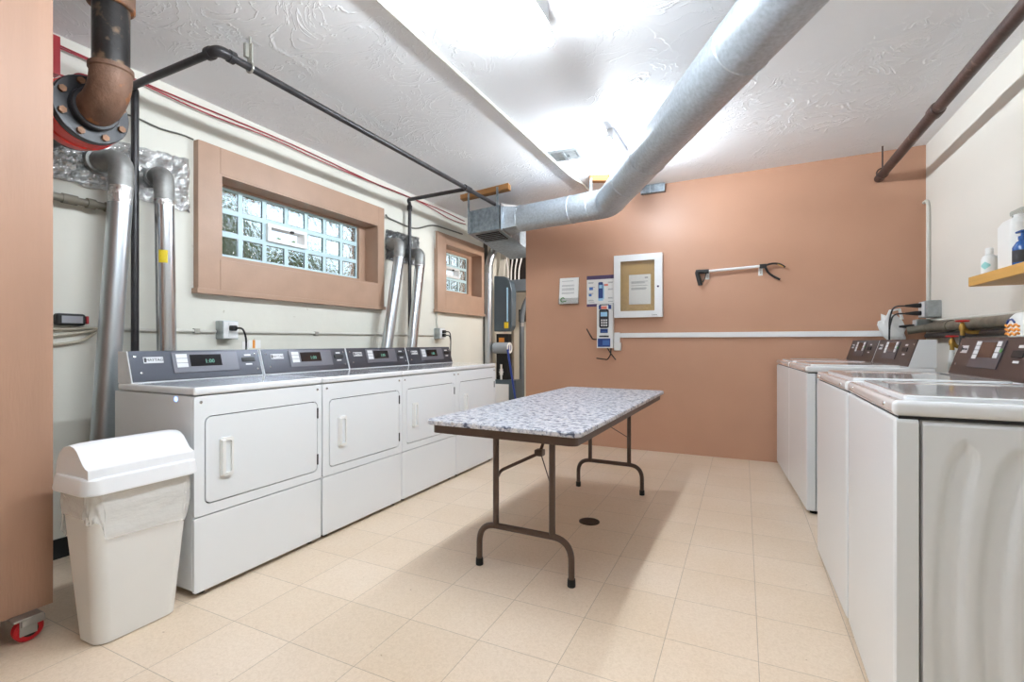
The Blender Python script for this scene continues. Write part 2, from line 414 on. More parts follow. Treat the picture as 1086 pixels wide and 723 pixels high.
bm = B()                                              # ceiling slab, falls slightly to the left
prism(bm, [(-3.42, ceil_z(-3.42)), (1.5, ceil_z(1.5)), (1.5, 2.85), (-3.42, 2.85)], YF-.15, YA+.15, 'y')
struct('ceiling', bm, M['ceiling'])

W1 = (2.008, 3.515, 1.62, 2.175); W2 = (4.635, 5.48, 1.655, 2.215)
bm = B()
ZT = 2.7
for (y0, y1, z0, z1) in ((YF-.15, W1[0], -.1, ZT), (W1[1], W2[0], -.1, ZT), (W2[1], YA+.15, -.1, ZT),
                         (W1[0], W1[1], -.1, W1[2]), (W1[0], W1[1], W1[3], ZT), (W2[0], W2[1], -.1, W2[2]), (W2[0], W2[1], W2[3], ZT)):
    box(bm, -3.42, XL, y0, y1, z0, z1)
struct('wall_left', bm, M['cream'])
bm = B(); box(bm, -2.205, 1.5, YB, YB+.14, -.1, 2.75); struct('wall_back', bm, M['pink'])
bm = B(); box(bm, XR, 1.5, YF-.15, YB, -.1, 2.75); struct('wall_right', bm, M['white_wall'])
bm = B(); box(bm, -3.1, 1.33, YF-.15, YF, -.1, 2.75); struct('wall_front', bm, M['white_wall'])
bm = B(); box(bm, -3.1, -.86, YA, YA+.15, -.1, 2.75); struct('wall_alcove', bm, M['cream'])
bm = B(); box(bm, -1.0, -.86, YB+.14, YA, -.1, 2.75); struct('wall_alcove_side', bm, M['cream'])
bm = B(); box(bm, XL, XL+.012, 1.0, 5.5, 0, .1, .004); struct('baseboard_left', bm, M['rubber'])
bm = B(); box(bm, XL, XL+.02, 5.6, 5.68, 0, 2.6); struct('trim_1', bm, M['cordgrey'])

# windows: casing, sash frame, glass blocks, vent
def window(name, op, outer, gy, cols, vent):
    w = empty(name, (0, 0, 0), kind='structure')
    y0, y1, z0, z1 = op; Y0, Y1, Z0, Z1 = outer
    bm = B(); xf = XL+.05
    box(bm, XL, xf, Y0, y0, Z0, Z1, .004); box(bm, XL, xf, y1, Y1, Z0, Z1, .004)
    box(bm, XL, xf, y0, y1, z1, Z1, .004); box(bm, XL, xf, y0, y1, Z0, z0, .004)
    box(bm, XL, xf+.012, Y0-.012, Y1+.012, Z0-.02, Z0+.012, .003)
    obj('window_casing', bm, M['casing'], w)
    bm = B(); t = .012
    box(bm, -3.36, xf-.002, y0, y0+t, z0, z1); box(bm, -3.36, xf-.002, y1-t, y1, z0, z1)
    box(bm, -3.36, xf-.002, y0+t, y1-t, z1-t, z1); box(bm, -3.36, xf-.002, y0+t, y1-t, z0, z0+t)
    obj('window_reveal', bm, M['casing'], w, smooth=False)
    g0, g1, h0, h1 = gy
    bm = B(); xs0, xs1 = -3.31, -3.2
    a, b_, c_, d_ = y0+t, y1-t, z0+t, z1-t
    box(bm, xs0, xs1, a, g0, c_, d_, .003); box(bm, xs0, xs1, g1, b_, c_, d_, .003)
    box(bm, xs0, xs1, g0, g1, h1, d_, .003); box(bm, xs0, xs1, g0, g1, c_, h0, .003)
    obj('sash_frame', bm, M['casing'], w)
    nr = 3; cw = (g1-g0)/cols; rh = (h1-h0)/nr
    bmg = B(); bmm = B(); j = .017
    for c in range(cols):
        for r in range(nr):
            if r == 1 and c in vent: continue
            ya, yb, za, zb = g0+c*cw+j, g0+(c+1)*cw-j, h0+r*rh+j, h0+(r+1)*rh-j
            box(bmg, -3.258, -3.228, ya, yb, za, zb, .003, 1)
    for c in range(cols+1):
        y = g0+c*cw
        for r in range(nr):
            if r == 1 and c in vent and c-1 in vent: continue
            box(bmm, -3.262, -3.230, max(y-j, g0), min(y+j, g1), h0+r*rh, h0+(r+1)*rh)
    for r in range(nr+1):
        z = h0+r*rh
        box(bmm, -3.260, -3.2285, g0, g1, max(z-j, h0), min(z+j, h1))
    obj('glass_blocks', bmg, M['glassblock'], w); obj('block_joints', bmm, M['mortar'], w, smooth=False)
    va, vb, vc, vd = g0+vent[0]*cw+.012, g0+(vent[-1]+1)*cw-.012, h0+rh+.012, h0+2*rh-.012
    bm = B()
    ring_x(bm, rrect(va, vb, vc, vd, .004), rrect(va+.028, vb-.028, vc+.028, vd-.028, .004), -3.29, -3.205)
    v = obj('vent_frame', bm, M['whiteframe'], w)
    bm = B(); box(bm, -3.262, -3.256, va+.026, vb-.026, vc+.026, vd-.026); obj('vent_pane', bm, M['pane'], v)
    bm = B(); box(bm, -3.216, -3.2, (va+vb)/2+.02, (va+vb)/2+.05, vd-.04, vd-.022, .003); obj('vent_latch', bm, M['black'], v)
    return w
window('window_1', W1, (1.866, 3.59, 1.41, 2.345), (2.08, 3.42, 1.672, 2.15), 7, (2, 3))
window('window_2', W2, (4.47, 5.535, 1.445, 2.32), (4.81, 5.385, 1.71, 2.165), 3, (0, 1))

# outside: a soil bank, shrubs
bm = B(); box(bm, -8, -3.43, -.5, 8, 1.2, 1.45); o = struct('ground_outside', bm, M['earth'])
def shrub(x, y, z, rx, rz, n, label):
    s = empty('garden_shrub', (x, y, z), label=label, cat='shrub')
    bm = B(); bmesh.ops.create_icosphere(bm, subdivisions=3, radius=1)
    for v in bm.verts:
        k = .75+.2*random.random(); v.co = Vector((v.co.x*rx*k, v.co.y*rx*k, rz*.5+v.co.z*rz*.5*k))
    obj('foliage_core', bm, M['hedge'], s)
    bm = B()
    for i in range(n):
        th = random.uniform(0, 2*PI); ph = math.acos(random.uniform(-1, 1)); q = random.uniform(.85, 1.15)
        p = Vector((rx*q*math.sin(ph)*math.cos(th), rx*q*math.sin(ph)*math.sin(th), rz*.5+rz*.5*q*math.cos(ph)))
        R = Matrix.Rotation(random.uniform(0, 6.3), 4, 'Z') @ Matrix.Rotation(random.uniform(-1.2, 1.2), 4, 'X')
        l, w = random.uniform(.04, .07), random.uniform(.015, .025)
        vs = [bm.verts.new(p+(R @ Vector(c))) for c in ((0, 0, 0), (w, l*.5, .006), (0, l, 0), (-w, l*.5, .006))]
        bm.faces.new(vs)
    f = obj('leaves', bm, M['leaf'], s, smooth=False); f['kind'] = 'stuff'
shrub(-4.0, 2.55, 1.45, .36, .86, 700, 'tall leafy green shrub outside the long window, at its near end')
shrub(-4.1, 3.35, 1.45, .42, .58, 600, 'low dark shrub outside the long window, at its middle')
shrub(-4.2, 4.15, 1.45, .28, .44, 300, 'lowest shrub outside the long window, at its far end')
shrub(-4.3, 6.6, 1.45, .45, .62, 300, 'low shrub outside the small square window')
# ------------------------------------------------------------------ laundry machines
# local frame: front face at x = 0 looking along +x, width along +y from 0 to W, z up
W = .68
def plane_mtx(x0, z0, x1, z1):
    """frame on the sloped fascia: u along y, w up the slope, n outwards"""
    s = Vector((x1-x0, 0, z1-z0)); Ls = s.length; s.normalize(); u = Vector((0, 1, 0)); n = u.cross(s)
    m = Matrix(((u.x, s.x, n.x, x0), (u.y, s.y, n.y, 0), (u.z, s.z, n.z, z0), (0, 0, 0, 1)))
    return m, Ls

def plate(bm, m, u0, u1, w0, w1, h0, h1, bev=0):
    return box(bm, u0, u1, w0, w1, h0, h1, bev, 2, m)

def screws(bm, m, pts, h):
    for u, w in pts:
        lathe(bm, [(.0055, 0), (.0055, .0015), (.003, .0028)], u, w, 10, m @ Matrix.Translation((0, 0, h)))

def console(root, xb, xt, xk, z0, z1, washer):
    """slanted control console; xb/xt front bottom and top, xk back"""
    bm = B(); prism(bm, [(xb, z0), (xt, z1), (xk, z1), (xk, z0)], .001, W-.001, 'y')
    hs = obj('console_housing', bm, M['appliance'], root, smooth=False)
    m, Ls = plane_mtx(xb, z0, xt, z1)
    bm = B(); plate(bm, m, .006, W-.006, .004, Ls+.001, .0, .005, .0015)
    f = obj('control_fascia', bm, M['fascia_brown'] if washer else M['fascia'], root)
    for sc_ in ((.03, Ls*.82), (.045, Ls*.3), (W-.03, Ls*.82), (W-.03, Ls*.25)):
        bm = B(); screws(bm, m, [sc_], .005); obj('fascia_screw', bm, M['chrome'], f)
    h = .0052
    bm = B()
    if washer:
        l0, l1, b0, b1 = .05, .115, .175, .425
    else:
        l0, l1, b0, b1 = .062, .15, .19, .535
    plate(bm, m, l0, l1, Ls*.60, Ls*.80, h, h+.002, .0008)
    lp = obj('logo_plate', bm, M['silverplate'], f)
    bm = B(); put_text(bm, 'MAYTAG', .019 if not washer else .014, m @ Matrix.Translation(((l0+l1)/2+.004, Ls*.70, h+.0026)), 1.0)
    plate(bm, m, l0+.003, l0+.012, Ls*.63, Ls*.77, h+.002, h+.0028)
    obj('logo_lettering', bm, M['ink'], lp, smooth=False)
    bm = B(); plate(bm, m, b0, b1, Ls*.24, Ls*.93, h, h+.004, .0015)
    bz = obj('display_bezel', bm, M['bezel_dark'] if washer else M['bezel'], f)
    hb = h+.0042
    if washer:
        bm = B(); plate(bm, m, b0+.062, b1-.075, Ls*.50, Ls*.88, hb, hb+.001); obj('display_screen', bm, M['screen_brown'], bz, smooth=False)
        bm = B(); plate(bm, m, b1-.075, b1-.06, Ls*.50, Ls*.88, hb, hb+.0012); obj('display_edge', bm, M['screen'], bz, smooth=False)
        for k in range(4):
            bm = B(); plate(bm, m, b0+.018, b0+.056, Ls*(.46+k*.115), Ls*(.56+k*.115), hb, hb+.002, .0006); obj('cycle_key', bm, M['key'], bz)
        for k in range(3):
            bm = B(); plate(bm, m, b1-.056, b1-.022, Ls*(.50+k*.14), Ls*(.62+k*.14), hb, hb+.002, .0006); obj('option_key', bm, M['key'], bz)
        bm = B(); lathe(bm, [(.009, 0), (.009, .002)], b1-.01, Ls*.68, 16, m @ Matrix.Translation((0, 0, hb))); s = obj('start_key', bm, M['green'], bz); tag(s, 'green start key')
        c0, c1 = .50, .58
    else:
        bm = B(); plate(bm, m, b0+.085, b0+.25, Ls*.44, Ls*.84, hb, hb+.001); sc = obj('display_screen', bm, M['screen'], bz, smooth=False)
        bm = B(); put_text(bm, '1:00', .03, m @ Matrix.Translation((b0+.185, Ls*.60, hb+.0016))); obj('lit_digits', bm, M['digit'], sc, smooth=False)
        for r in range(3):
            for c in range(1):
                bm = B(); plate(bm, m, b0+.018, b0+.072, Ls*(.42+r*.155), Ls*(.56+r*.155), hb, hb+.002, .0008); obj('cycle_key', bm, M['key'], bz)
        c0, c1 = .56, .64
    bm = B(); plate(bm, m, c0, c1, Ls*.54, Ls*.70, h, h+.006, .003)
    cs = obj('card_slot', bm, M['black'], f)
    for w0, w1 in ((.76, .82), (.42, .47)):
        bm = B(); plate(bm, m, c0+.02, c1-.02, Ls*w0, Ls*w1, h, h+.0012); obj('slot_marking', bm, M['key'], f, smooth=False)

def feet(root, D):
    for fx in (-.05, -D+.05):
        for fy in (.05, W-.05):
            bm = B(); lathe(bm, [(.022, 0), (.024, .008), (.012, .012), (.012, .034)], fx, fy, 14); obj('foot', bm, M['rubber'], root)

def make_dryer():
    r = empty('tumble_dryer'); D = .612
    bm = B(); box(bm, -D, -.016, 0, W, .03, .855, .006); obj('cabinet', bm, M['appliance'], r)
    bm = B(); box(bm, -.584, .004, -.001, W+.001, .858, .892, .010, 3); obj('worktop', bm, M['deck'], r)
    bm = B(); box(bm, -.0165, -.0145, .02, W-.02, .345, .84); obj('door_gasket', bm, M['gasket'], r, smooth=False)  # dark plate in place of the shade behind the door gap
    o_ = (.044, .654, .385, .765)
    bm = B()
    ring_x(bm, rrect(0, W, .343, .853, .012), rrect(o_[0], o_[1], o_[2], o_[3], .028), -.0145, 0)
    fp = obj('front_panel', bm, M['appliance'], r)
    for y in (.028, W-.028):
        bm = B(); lathe(bm, [(.007, 0), (.006, .003), (.002, .004)], 0, 0, 12, Matrix.Translation((0, y, .828)) @ Matrix.Rotation(PI/2, 4, 'Y')); obj('panel_screw', bm, M['chrome'], fp)
    bm = B(); slab_x(bm, o_[0]+.005, o_[1]-.005, o_[2]+.005, o_[3]-.005, .024, -.0145, .002, 6, .003)
    d = obj('door', bm, M['appliance'], r)
    bm = B()                                          # pull: raised rim with an inset scoop
    ring_x(bm, rrect(.108, .168, .49, .662, .01), rrect(.126, .160, .506, .646, .008), .001, .012)
    box(bm, .002, .022, .110, .128, .498, .654, .006, 3)
    obj('door_handle', bm, M['whiteplastic'], d)
    for z in (.45, .70):
        bm = B(); cyl(bm, (.002, o_[1]-.002, z-.028), (.002, o_[1]-.002, z+.028), .0045, 10); obj('hinge', bm, M['gasket'], d)
    bm = B(); slab_x(bm, .001, W-.001, .020, .337, .01, -.0145, .0, 5, .004); obj('lower_panel', bm, M['appliance'], r)
    console(r, -.468, -.513, -.584, .892, 1.04, False)
    feet(r, D)
    return r

def make_washer():
    r = empty('top_load_washer'); D = .66
    zt = .935
    bm = B(); box(bm, -D+.01, -.016, .012, W-.012, .03, .892, .006); obj('cabinet', bm, M['appliance'], r)
    bm = B(); slab_x(bm, .001, W-.001, .022, .890, .012, -.05, 0, 6, .010); obj('front_panel', bm, M['appliance'], r)
    bm = B(); box(bm, -.0525, -.0495, .004, W-.004, .03, .888); box(bm, -.6, -.01, .006, W-.006, .888, .8955); obj('panel_gap', bm, M['gasket'], r, smooth=False)  # dark strips painted in for the shade in the seam gaps
    # side panels with pressed arcs
    for side, ys, sg in (('a', W-.0121, 1), ('b', .0121, -1)):
        bm = B(); nx, nz = 130, 70; g = []
        sig = lambda v: 1/(1+math.exp(-max(-60, min(60, v))))
        for i in range(nx+1):
            col = []
            for k in range(nz+1):
                x = -.0545-(D-.0565)*i/nx; z = .022+.866*k/nz
                dpt = 0
                for xc, cv_, top in ((-.107, .20, .835), (-.190, .28, .825), (-.285, .34, .80), (-.385, .40, .77)):
                    c_ = xc-cv_*(z-.42)**2; hwid = .024*max(0, min(1, (top-z)/.05))**.5 if z > top-.05 else .024
                    dpt -= .009*sig((hwid-abs(x-c_))/.0035)*sig((top-z)/.006)*sig((z-.06)/.006)
                edge = min((-.053-x), (x+D), z-.022, .888-z); 
                col.append(bm.verts.new((x, ys+sg*(.009+dpt if edge > .004 else 0), z)))
            g.append(col)
        for i in range(nx):
            for k in range(nz): bm.faces.new((g[i][k], g[i+1][k], g[i+1][k+1], g[i][k+1]))
        obj('side_panel', bm, M['appliance'], r)
    bm = B(); box(bm, -D+.004, .003, -.001, W+.001, .895, zt, .014, 4); dk = obj('worktop', bm, M['deck'], r)
    for y in (.09, W-.09):
        bm = B(); lathe(bm, [(.007, 0), (.006, .003), (.002, .004)], 0, 0, 12, Matrix.Translation((.003, y, .916)) @ Matrix.Rotation(PI/2, 4, 'Y')); obj('worktop_screw', bm, M['chrome'], dk)
    # lid: frame groove, raised lid with a dished centre
    bm = B(); p = rrect(-.505, -.035, .045, W-.045, .03)
    for off, z in ((0, zt-.002), (0, zt+.006), (.004, zt+.010), (.05, zt+.010), (.062, zt+.006)):
        pass
    rings = []
    for off, z in ((0, zt-.002), (0, zt+.007), (.004, zt+.010), (.045, zt+.010), (.058, zt+.006)):
        q = rrect(-.505+off, -.035-off, .045+off, W-.045-off, max(.03-off*.3, .012))
        rings.append([bm.verts.new((*v, z)) for v in q])
    n = len(p)
    for A, Bq in zip(rings, rings[1:]):
        for i in range(n): bm.faces.new((A[i], A[(i+1) % n], Bq[(i+1) % n], Bq[i]))
    bm.faces.new(rings[0]); bm.faces.new(rings[-1])
    obj('lid', bm, M['deck'], r)
    console(r, -.523, -.575, -D+.004, zt, 1.10, True)
    feet(r, D)
    return r

dry = make_dryer()
DL = ['white front loading dryer with blue light spot on its side, nearest the white bin',
      'white front loading dryer second from the bin, below the long window',
      'white front loading dryer third from the bin, before the slanted silver ducts',
      'white front loading dryer at the far end of its row, behind the table corner']
for i, y in enumerate((1.257, 1.946, 2.631, 3.314)):
    o = dry if i == 0 else copy_tree(dry)
    o.location = (-2.083, y, 0); tag(o, DL[i], 'dryer', 'dryers along the left wall')
bm = B(); lathe(bm, [(.010, 0), (.011, .0015), (.005, .003)], 0, 0, 14, Matrix.Translation((-.125, -.0005, .838)) @ Matrix.Rotation(PI/2, 4, 'X'))
blue_spot = obj('indicator_light', bm, M['led'], dry); tag(blue_spot, 'small glowing blue light')  # blue glow spot on the dryer side, put in as an emissive disc

wash = make_washer()
WL = [('white top loading washer with pressed arcs on its side, cut by the right edge', (.358, 2.205, 0), -1.15),
      ('white top loading washer with whole dark console in view, second from the right edge', (.340, 2.905, 0), 1.3),
      ('white top loading washer with pale grey console side, third from the right edge', (.3135, 4.232, 0), 3.7),
      ('white top loading washer against the pink back wall', (.268, 4.92, 0), 3.7)]
for i, (lb, loc, dg) in enumerate(WL):
    o = wash if i == 0 else copy_tree(wash)
    o.location = loc; o.rotation_euler.z = PI+math.radians(dg); tag(o, lb, 'washer', 'washers along the right wall')

# ------------------------------------------------------------------ folding table
t = empty('folding_table', (-.908, 2.72, 0), math.radians(-1.5), 'folding table with speckled granite pattern top and brown steel legs', 'table')
TW, TL, TZ = .735, 1.86, .735
bm = B(); p0 = rrect(-TW/2, TW/2, -TL/2, TL/2, .035)
rings = []
for off, z in ((.004, TZ-.022), (0, TZ-.018), (0, TZ-.004), (.004, TZ)):
    rings.append([bm.verts.new((*v, z)) for v in rrect(-TW/2+off, TW/2-off, -TL/2+off, TL/2-off, .035)])
for A, Bq in zip(rings, rings[1:]):
    for i in range(len(p0)): bm.faces.new((A[i], A[(i+1) % len(p0)], Bq[(i+1) % len(p0)], Bq[i]))
bm.faces.new(rings[0]); bm.faces.new(rings[-1]); obj('tabletop', bm, M['granite'], t)
bm = B(); q0 = rrect(-TW/2+.022, TW/2-.022, -TL/2+.022, TL/2-.022, .03); q1 = rrect(-TW/2+.03, TW/2-.03, -TL/2+.03, TL/2-.03, .025)
n = len(q0); z0, z1 = TZ-.060, TZ-.022
V = [[bm.verts.new((*p, z)) for p in q] for q, z in ((q0, z0), (q0, z1), (q1, z1), (q1, z0))]
for a in range(4):
    for i in range(n): bm.faces.new((V[a][i], V[a][(i+1) % n], V[(a+1) % 4][(i+1) % n], V[(a+1) % 4][i]))
obj('apron', bm, M['brownmetal'], t)
bm = B(); prism(bm, q1, TZ-.03, TZ-.0225, 'z'); obj('underside_board', bm, M['wood'], t, smooth=False)
for s, yl in ((-1, -.665), (1, .785)):
    leg = []
    bm = B(); tube(bm, fillet([(-.237, yl, .012), (-.237, yl, .205), (.237, yl, .205), (.237, yl, .012)], .1, 10), .0145)
    lp = obj('leg_frame', bm, M['brownmetal'], t)
    for x in (-.145, .145):
        bm = B(); tube(bm, [(x, yl, TZ-.03), (x, yl, .205)], .0145); obj('leg', bm, M['brownmetal'], lp)
    for x in (-.237, .237):
        bm = B(); lathe(bm, [(.0175, 0), (.0185, .004), (.0175, .034)], x, yl, 14); obj('foot_cap', bm, M['rubber'], lp)
    bm = B(); yk = yl+.19*(-s); zk = .53
    tube(bm, fillet([(-.145, yl-.004*s, .425), (-.138, yl-.03*s, .462), (.0, yk, zk), (.012, yl+.34*(-s), TZ-.03)], .02), .008, 10)
    tube(bm, [(.145, yl-.012*s, .40), (.005, yk, zk)], .003, 8)
    box(bm, -.022, .022, yk-.022, yk+.022, zk-.014, zk+.018, .005)
    obj('folding_brace', bm, M['brownmetal'], lp)

# floor drain
dr = empty('floor_drain', (-.841, 2.84, 0), 0, 'round dark floor drain under the folding table', 'drain')
bm = B(); lathe(bm, [(.062, 0), (.062, .003), (.056, .005), (.05, .004)], seg=32); obj('drain_ring', bm, M['drain'], dr)
bm = B()
for k in range(-4, 5):
    l = math.sqrt(max(.05**2-(k*.011)**2, 0)); box(bm, -l, l, k*.011-.0035, k*.011+.0035, .003, .0052)
obj('drain_grate', bm, M['drain'], dr)

# ------------------------------------------------------------------ waste bin
b = empty('waste_bin', (-2.135, 1.045, 0), math.radians(0), 'white swing lid waste bin with plastic bag showing under its rim', 'bin')
def bin_ring(bm, hx, hy, z, r=.045, dx=0): return [bm.verts.new((dx+x, y, z)) for x, y in rrect(-hx, hx, -hy, hy, min(r, hx*.9), 7)]
def skin(bm, rings, cap0=True, cap1=True):
    n = len(rings[0])
    for A, Bq in zip(rings, rings[1:]):
        for i in range(n): bm.faces.new((A[i], A[(i+1) % n], Bq[(i+1) % n], Bq[i]))
    if cap0: bm.faces.new(rings[0][::-1])
    if cap1: bm.faces.new(rings[-1])
bm = B()
rs = []
for z, hx, hy in ((.0, .070, .128), (.004, .078, .136), (.3, .099, .157), (.445, .108, .167), (.56, .1155, .174), (.59, .1155, .174)):
    rs.append(bin_ring(bm, hx, hy, z))
skin(bm, rs); obj('bin_body', bm, M['binwhite'], b)
bm = B(); rs = []                                     # overhanging bag, wrinkled, hem swoops along the faces
import math as _m
nz = 14
for k in range(nz+1):
    f = k/nz; ring = []
    pts = rrect(-.118, .118, -.1775, .1775, .045, 16); mlen = len(pts)
    for i, (x, y) in enumerate(pts):
        a = 2*PI*i/mlen
        drop = .150+.040*math.sin(2*a+.9)+.020*math.sin(5*a+1)
        z = .575-drop*f
        s = 1-.085*(.575-z)/.3
        wv = .0045*math.sin(17*a+6*f+2*math.sin(5*a))*f+.0035*math.sin(9*a-11*f)*f+.0035*f
        ring.append(bm.verts.new((x*s*(1+wv*6), y*s*(1+wv*4), z)))
    rs.append(ring)
skin(bm, rs, False, False); obj('bag_liner', bm, M['bag'], b)
bm = B(); rs = []                                     # lid collar
for z, hx, hy in ((.553, .128, .187), (.553, .134, .193), (.560, .136, .195), (.604, .131, .190), (.610, .126, .186), (.612, .118, .178)):
    rs.append(bin_ring(bm, hx, hy, z, .05))
skin(bm, rs); cl = obj('lid_collar', bm, M['lidwhite'], b)
bm = B()
prof = [(-.117, .607), (-.113, .65), (-.09, .69), (-.055, .714), (-.015, .722), (.015, .717), (.04, .702), (.06, .680), (.08, .658), (.098, .647), (.113, .643), (.117, .637), (.117, .607)]
n = len(prof); ny = 12; rows = []
for k in range(ny+1):
    y = -.178+.356*k/ny; e = abs(2*k/ny-1)
    sc = 1-.05*max(0, (e-.8)/.2)
    rows.append([bm.verts.new((x*sc, y, .607+(z-.607)*sc)) for x, z in prof])
for A, Bq in zip(rows, rows[1:]):
    for i in range(n): bm.faces.new((A[i], A[(i+1) % n], Bq[(i+1) % n], Bq[i]))
bm.faces.new(rows[0]); bm.faces.new(rows[-1][::-1]); obj('swing_flap', bm, M['lidwhite'], b)

# ------------------------------------------------------------------ rolling brown partition
PW = 1.0
p = empty('rolling_partition', (-2.35, .9, 0), 0, 'tall brown painted board partition on casters at the left edge', 'partition')
bm = B(); box(bm, -.045, 0, -PW, 0, .1, 2.5, .003); obj('board', bm, M['panel'], p)
bm = B(); box(bm, -.40, -.045, -.05, -.008, .1, 2.5, .003); box(bm, -.40, -.045, -PW, -PW+.04, .1, 2.5, .003); obj('end_board', bm, M['panel'], p)
bm = B(); box(bm, -.40, -.045, -PW+.04, -.05, .1, .135); obj('base_board', bm, M['panel'], p)
def caster(y, x):
    c = obj('caster_fork', box(box(box(B(), x-.045, x+.045, y-.04, y+.04, .092, .1, .002), x-.026, x-.021, y-.018, y+.03, .03, .094, .001), x+.021, x+.026, y-.018, y+.03, .03, .094, .001), M['steel'], p)
    bm = B(); lathe(bm, [(.012, -.017), (.036, -.017), (.042, -.011), (.042, .011), (.036, .017), (.012, .017)], 0, 0, 28, Matrix.Translation((x, y+.012, .042)) @ Matrix.Rotation(PI/2, 4, 'Y')); w = obj('caster_wheel', bm, M['redwheel'], c)
    bm = B(); lathe(bm, [(.024, -.0185), (.024, .0185)], 0, 0, 20, Matrix.Translation((x, y+.012, .042)) @ Matrix.Rotation(PI/2, 4, 'Y')); obj('wheel_hub', bm, M['black'], c)
    bm = B(); box(bm, x+.024, x+.034, y-.016, y+.05, .062, .088, .004); obj('brake_pedal', bm, M['steel'], c)
caster(-.085, .0); caster(-PW+.1, -.0); caster(-.10, -.34); caster(-PW+.1, -.34)

# ------------------------------------------------------------------ big pipe with valve (near left)
PX, PY, PZ = -2.465, 1.138, 2.118
g = empty('standpipe', (PX, PY, 2.62), 0, 'thick black pipe dropping from the ceiling into a rusty elbow', 'pipe')
def wl(bm, o): bmesh.ops.translate(bm, verts=bm.verts, vec=-Vector(o)); return bm
gl = (PX, PY, 2.62)
bm = B(); cyl(bm, (PX, PY, 2.25), (PX, PY, 2.632), .066, 32); obj('pipe_run', wl(bm, gl), M['bigpipe'], g)
bm = B(); tube(bm, [(PX, PY, 2.525), (PX, PY, 2.53), (PX, PY, 2.628)], .1, 32, True, [.078, .084, .084]); obj('pipe_coupling', wl(bm, gl), M['rust'], g)
bm = B(); R0 = .122; path = [(PX, PY, 2.30)]
for k in range(13):
    a = PI/2*k/12; path.append((PX-R0+R0*math.cos(a), PY, PZ+R0-R0*math.sin(a)))
path.append((PX-R0-.03, PY, PZ))
path = [(PX, PY, 2.272), (PX, PY, 2.268), (PX, PY, 2.25), (PX, PY, 2.245)]+path[1:]; rad = [.070, .080, .080, .075]+[.075]*(len(path)-4)
tube(bm, path, .093, 32, True, rad); obj('pipe_elbow', wl(bm, gl), M['rust'], g)
FX = PX-R0-.03
def disc(bm, x0, x1, r, seg=40): return cyl(bm, (x0, PY, PZ), (x1, PY, PZ), r, seg)
bm = B(); tube(bm, [(FX+.035, PY, PZ), (FX+.03, PY, PZ), (FX, PY, PZ), (FX, PY, PZ), (FX-.005, PY, PZ), (FX-.032, PY, PZ)], .1, 40, True, [.085, .09, .09, .14, .144, .144])
fl = obj('pipe_flange', wl(bm, gl), M['flange'], g)
for k in range(8):
    a = 2*PI*(k+.5)/8; y, z = PY+.118*math.cos(a), PZ+.118*math.sin(a)
    bm = B(); cyl(bm, (FX-.002, y, z), (FX+.014, y, z), .015, 6); obj('flange_bolt', wl(bm, gl), M['bolt'], fl)
g2 = empty('butterfly_valve', (FX-.06, PY, PZ), 0, 'red valve body clamped between black flanges below the thick pipe', 'valve'); gl = (FX-.06, PY, PZ)
bm = B(); tube(bm, [(FX-.033, PY, PZ), (FX-.034, PY, PZ), (FX-.10, PY, PZ), (FX-.104, PY, PZ), (FX-.12, PY, PZ), (FX-.167, PY, PZ)], .13, 40, True, [.140, .146, .146, .152, .152, .145]); obj('valve_body', wl(bm, gl), M['redvalve'], g2)
bm = B(); tube(bm, [(FX-.168, PY, PZ), (FX-.172, PY, PZ), (FX-.196, PY, PZ), (FX-.20, PY, PZ), (XL+.002, PY, PZ)], .13, 40, True, [.136, .14, .14, .09, .085]); fl2 = obj('rear_flange', wl(bm, gl), M['flange'], g2)
for k in range(8):
    a = 2*PI*(k+.5)/8; y, z = PY+.118*math.cos(a), PZ+.118*math.sin(a)
    bm = B(); cyl(bm, (FX-.212, y, z), (FX-.199, y, z), .015, 6); obj('flange_bolt', wl(bm, gl), M['bolt'], fl2)
bm = B(); tube(bm, fillet([(FX-.05, PY+.02, PZ+.14), (FX-.05, PY+.02, PZ+.17), (FX+.06, PY+.03, PZ+.165)], .02), .007, 10); obj('valve_lever', wl(bm, gl), M['black'], g2)

# alarm box with wire
a = empty('alarm_box', (XL, 1.16, 2.50), 0, 'red box with a thin red wire above the black flange', 'box')
bm = B(); box(bm, 0, .06, -.045, .032, -.10, .09, .003); obj('box_shell', bm, M['redbox'], a)
bm = B(); tube(bm, fillet([(.03, .03, -.085), (.03, .08, -.085), (.03, .11, -.04), (.03, .19, -.03), (.01, .2, -.01)], .03), .005, 8); obj('wire_lead', bm, M['redwire'], a)
bm = B(); tube(bm, [(.03, .0+.01*math.cos(q), -.115+.012*math.sin(q)) for q in [2*PI*k/14 for k in range(15)]], .002, 6); obj('pull_ring', bm, M['chrome'], a)

# red cable pair along the top of the left wall
for nm, lbl, dz, ph in (('alarm_cable', 'upper of the two red wires strung along the left wall top', 0.0, 0), ('alarm_cable', 'lower sagging red wire of the two along the left wall top', -.018, 1.7)):
    bm = B(); P = []
    for k in range(60):
        y = 1.2+(5.1-1.2)*k/59
        P.append((XL+.010+(.016 if dz else 0), y, 2.575+dz+.010*math.sin(3.1*y+ph)+(-.03*max(0, math.sin(2.2*(y-1.2)))**3 if dz else 0)))
    tube(bm, P, .0048, 8); tag(obj(nm, bm, M['redwire']), lbl, 'wire')

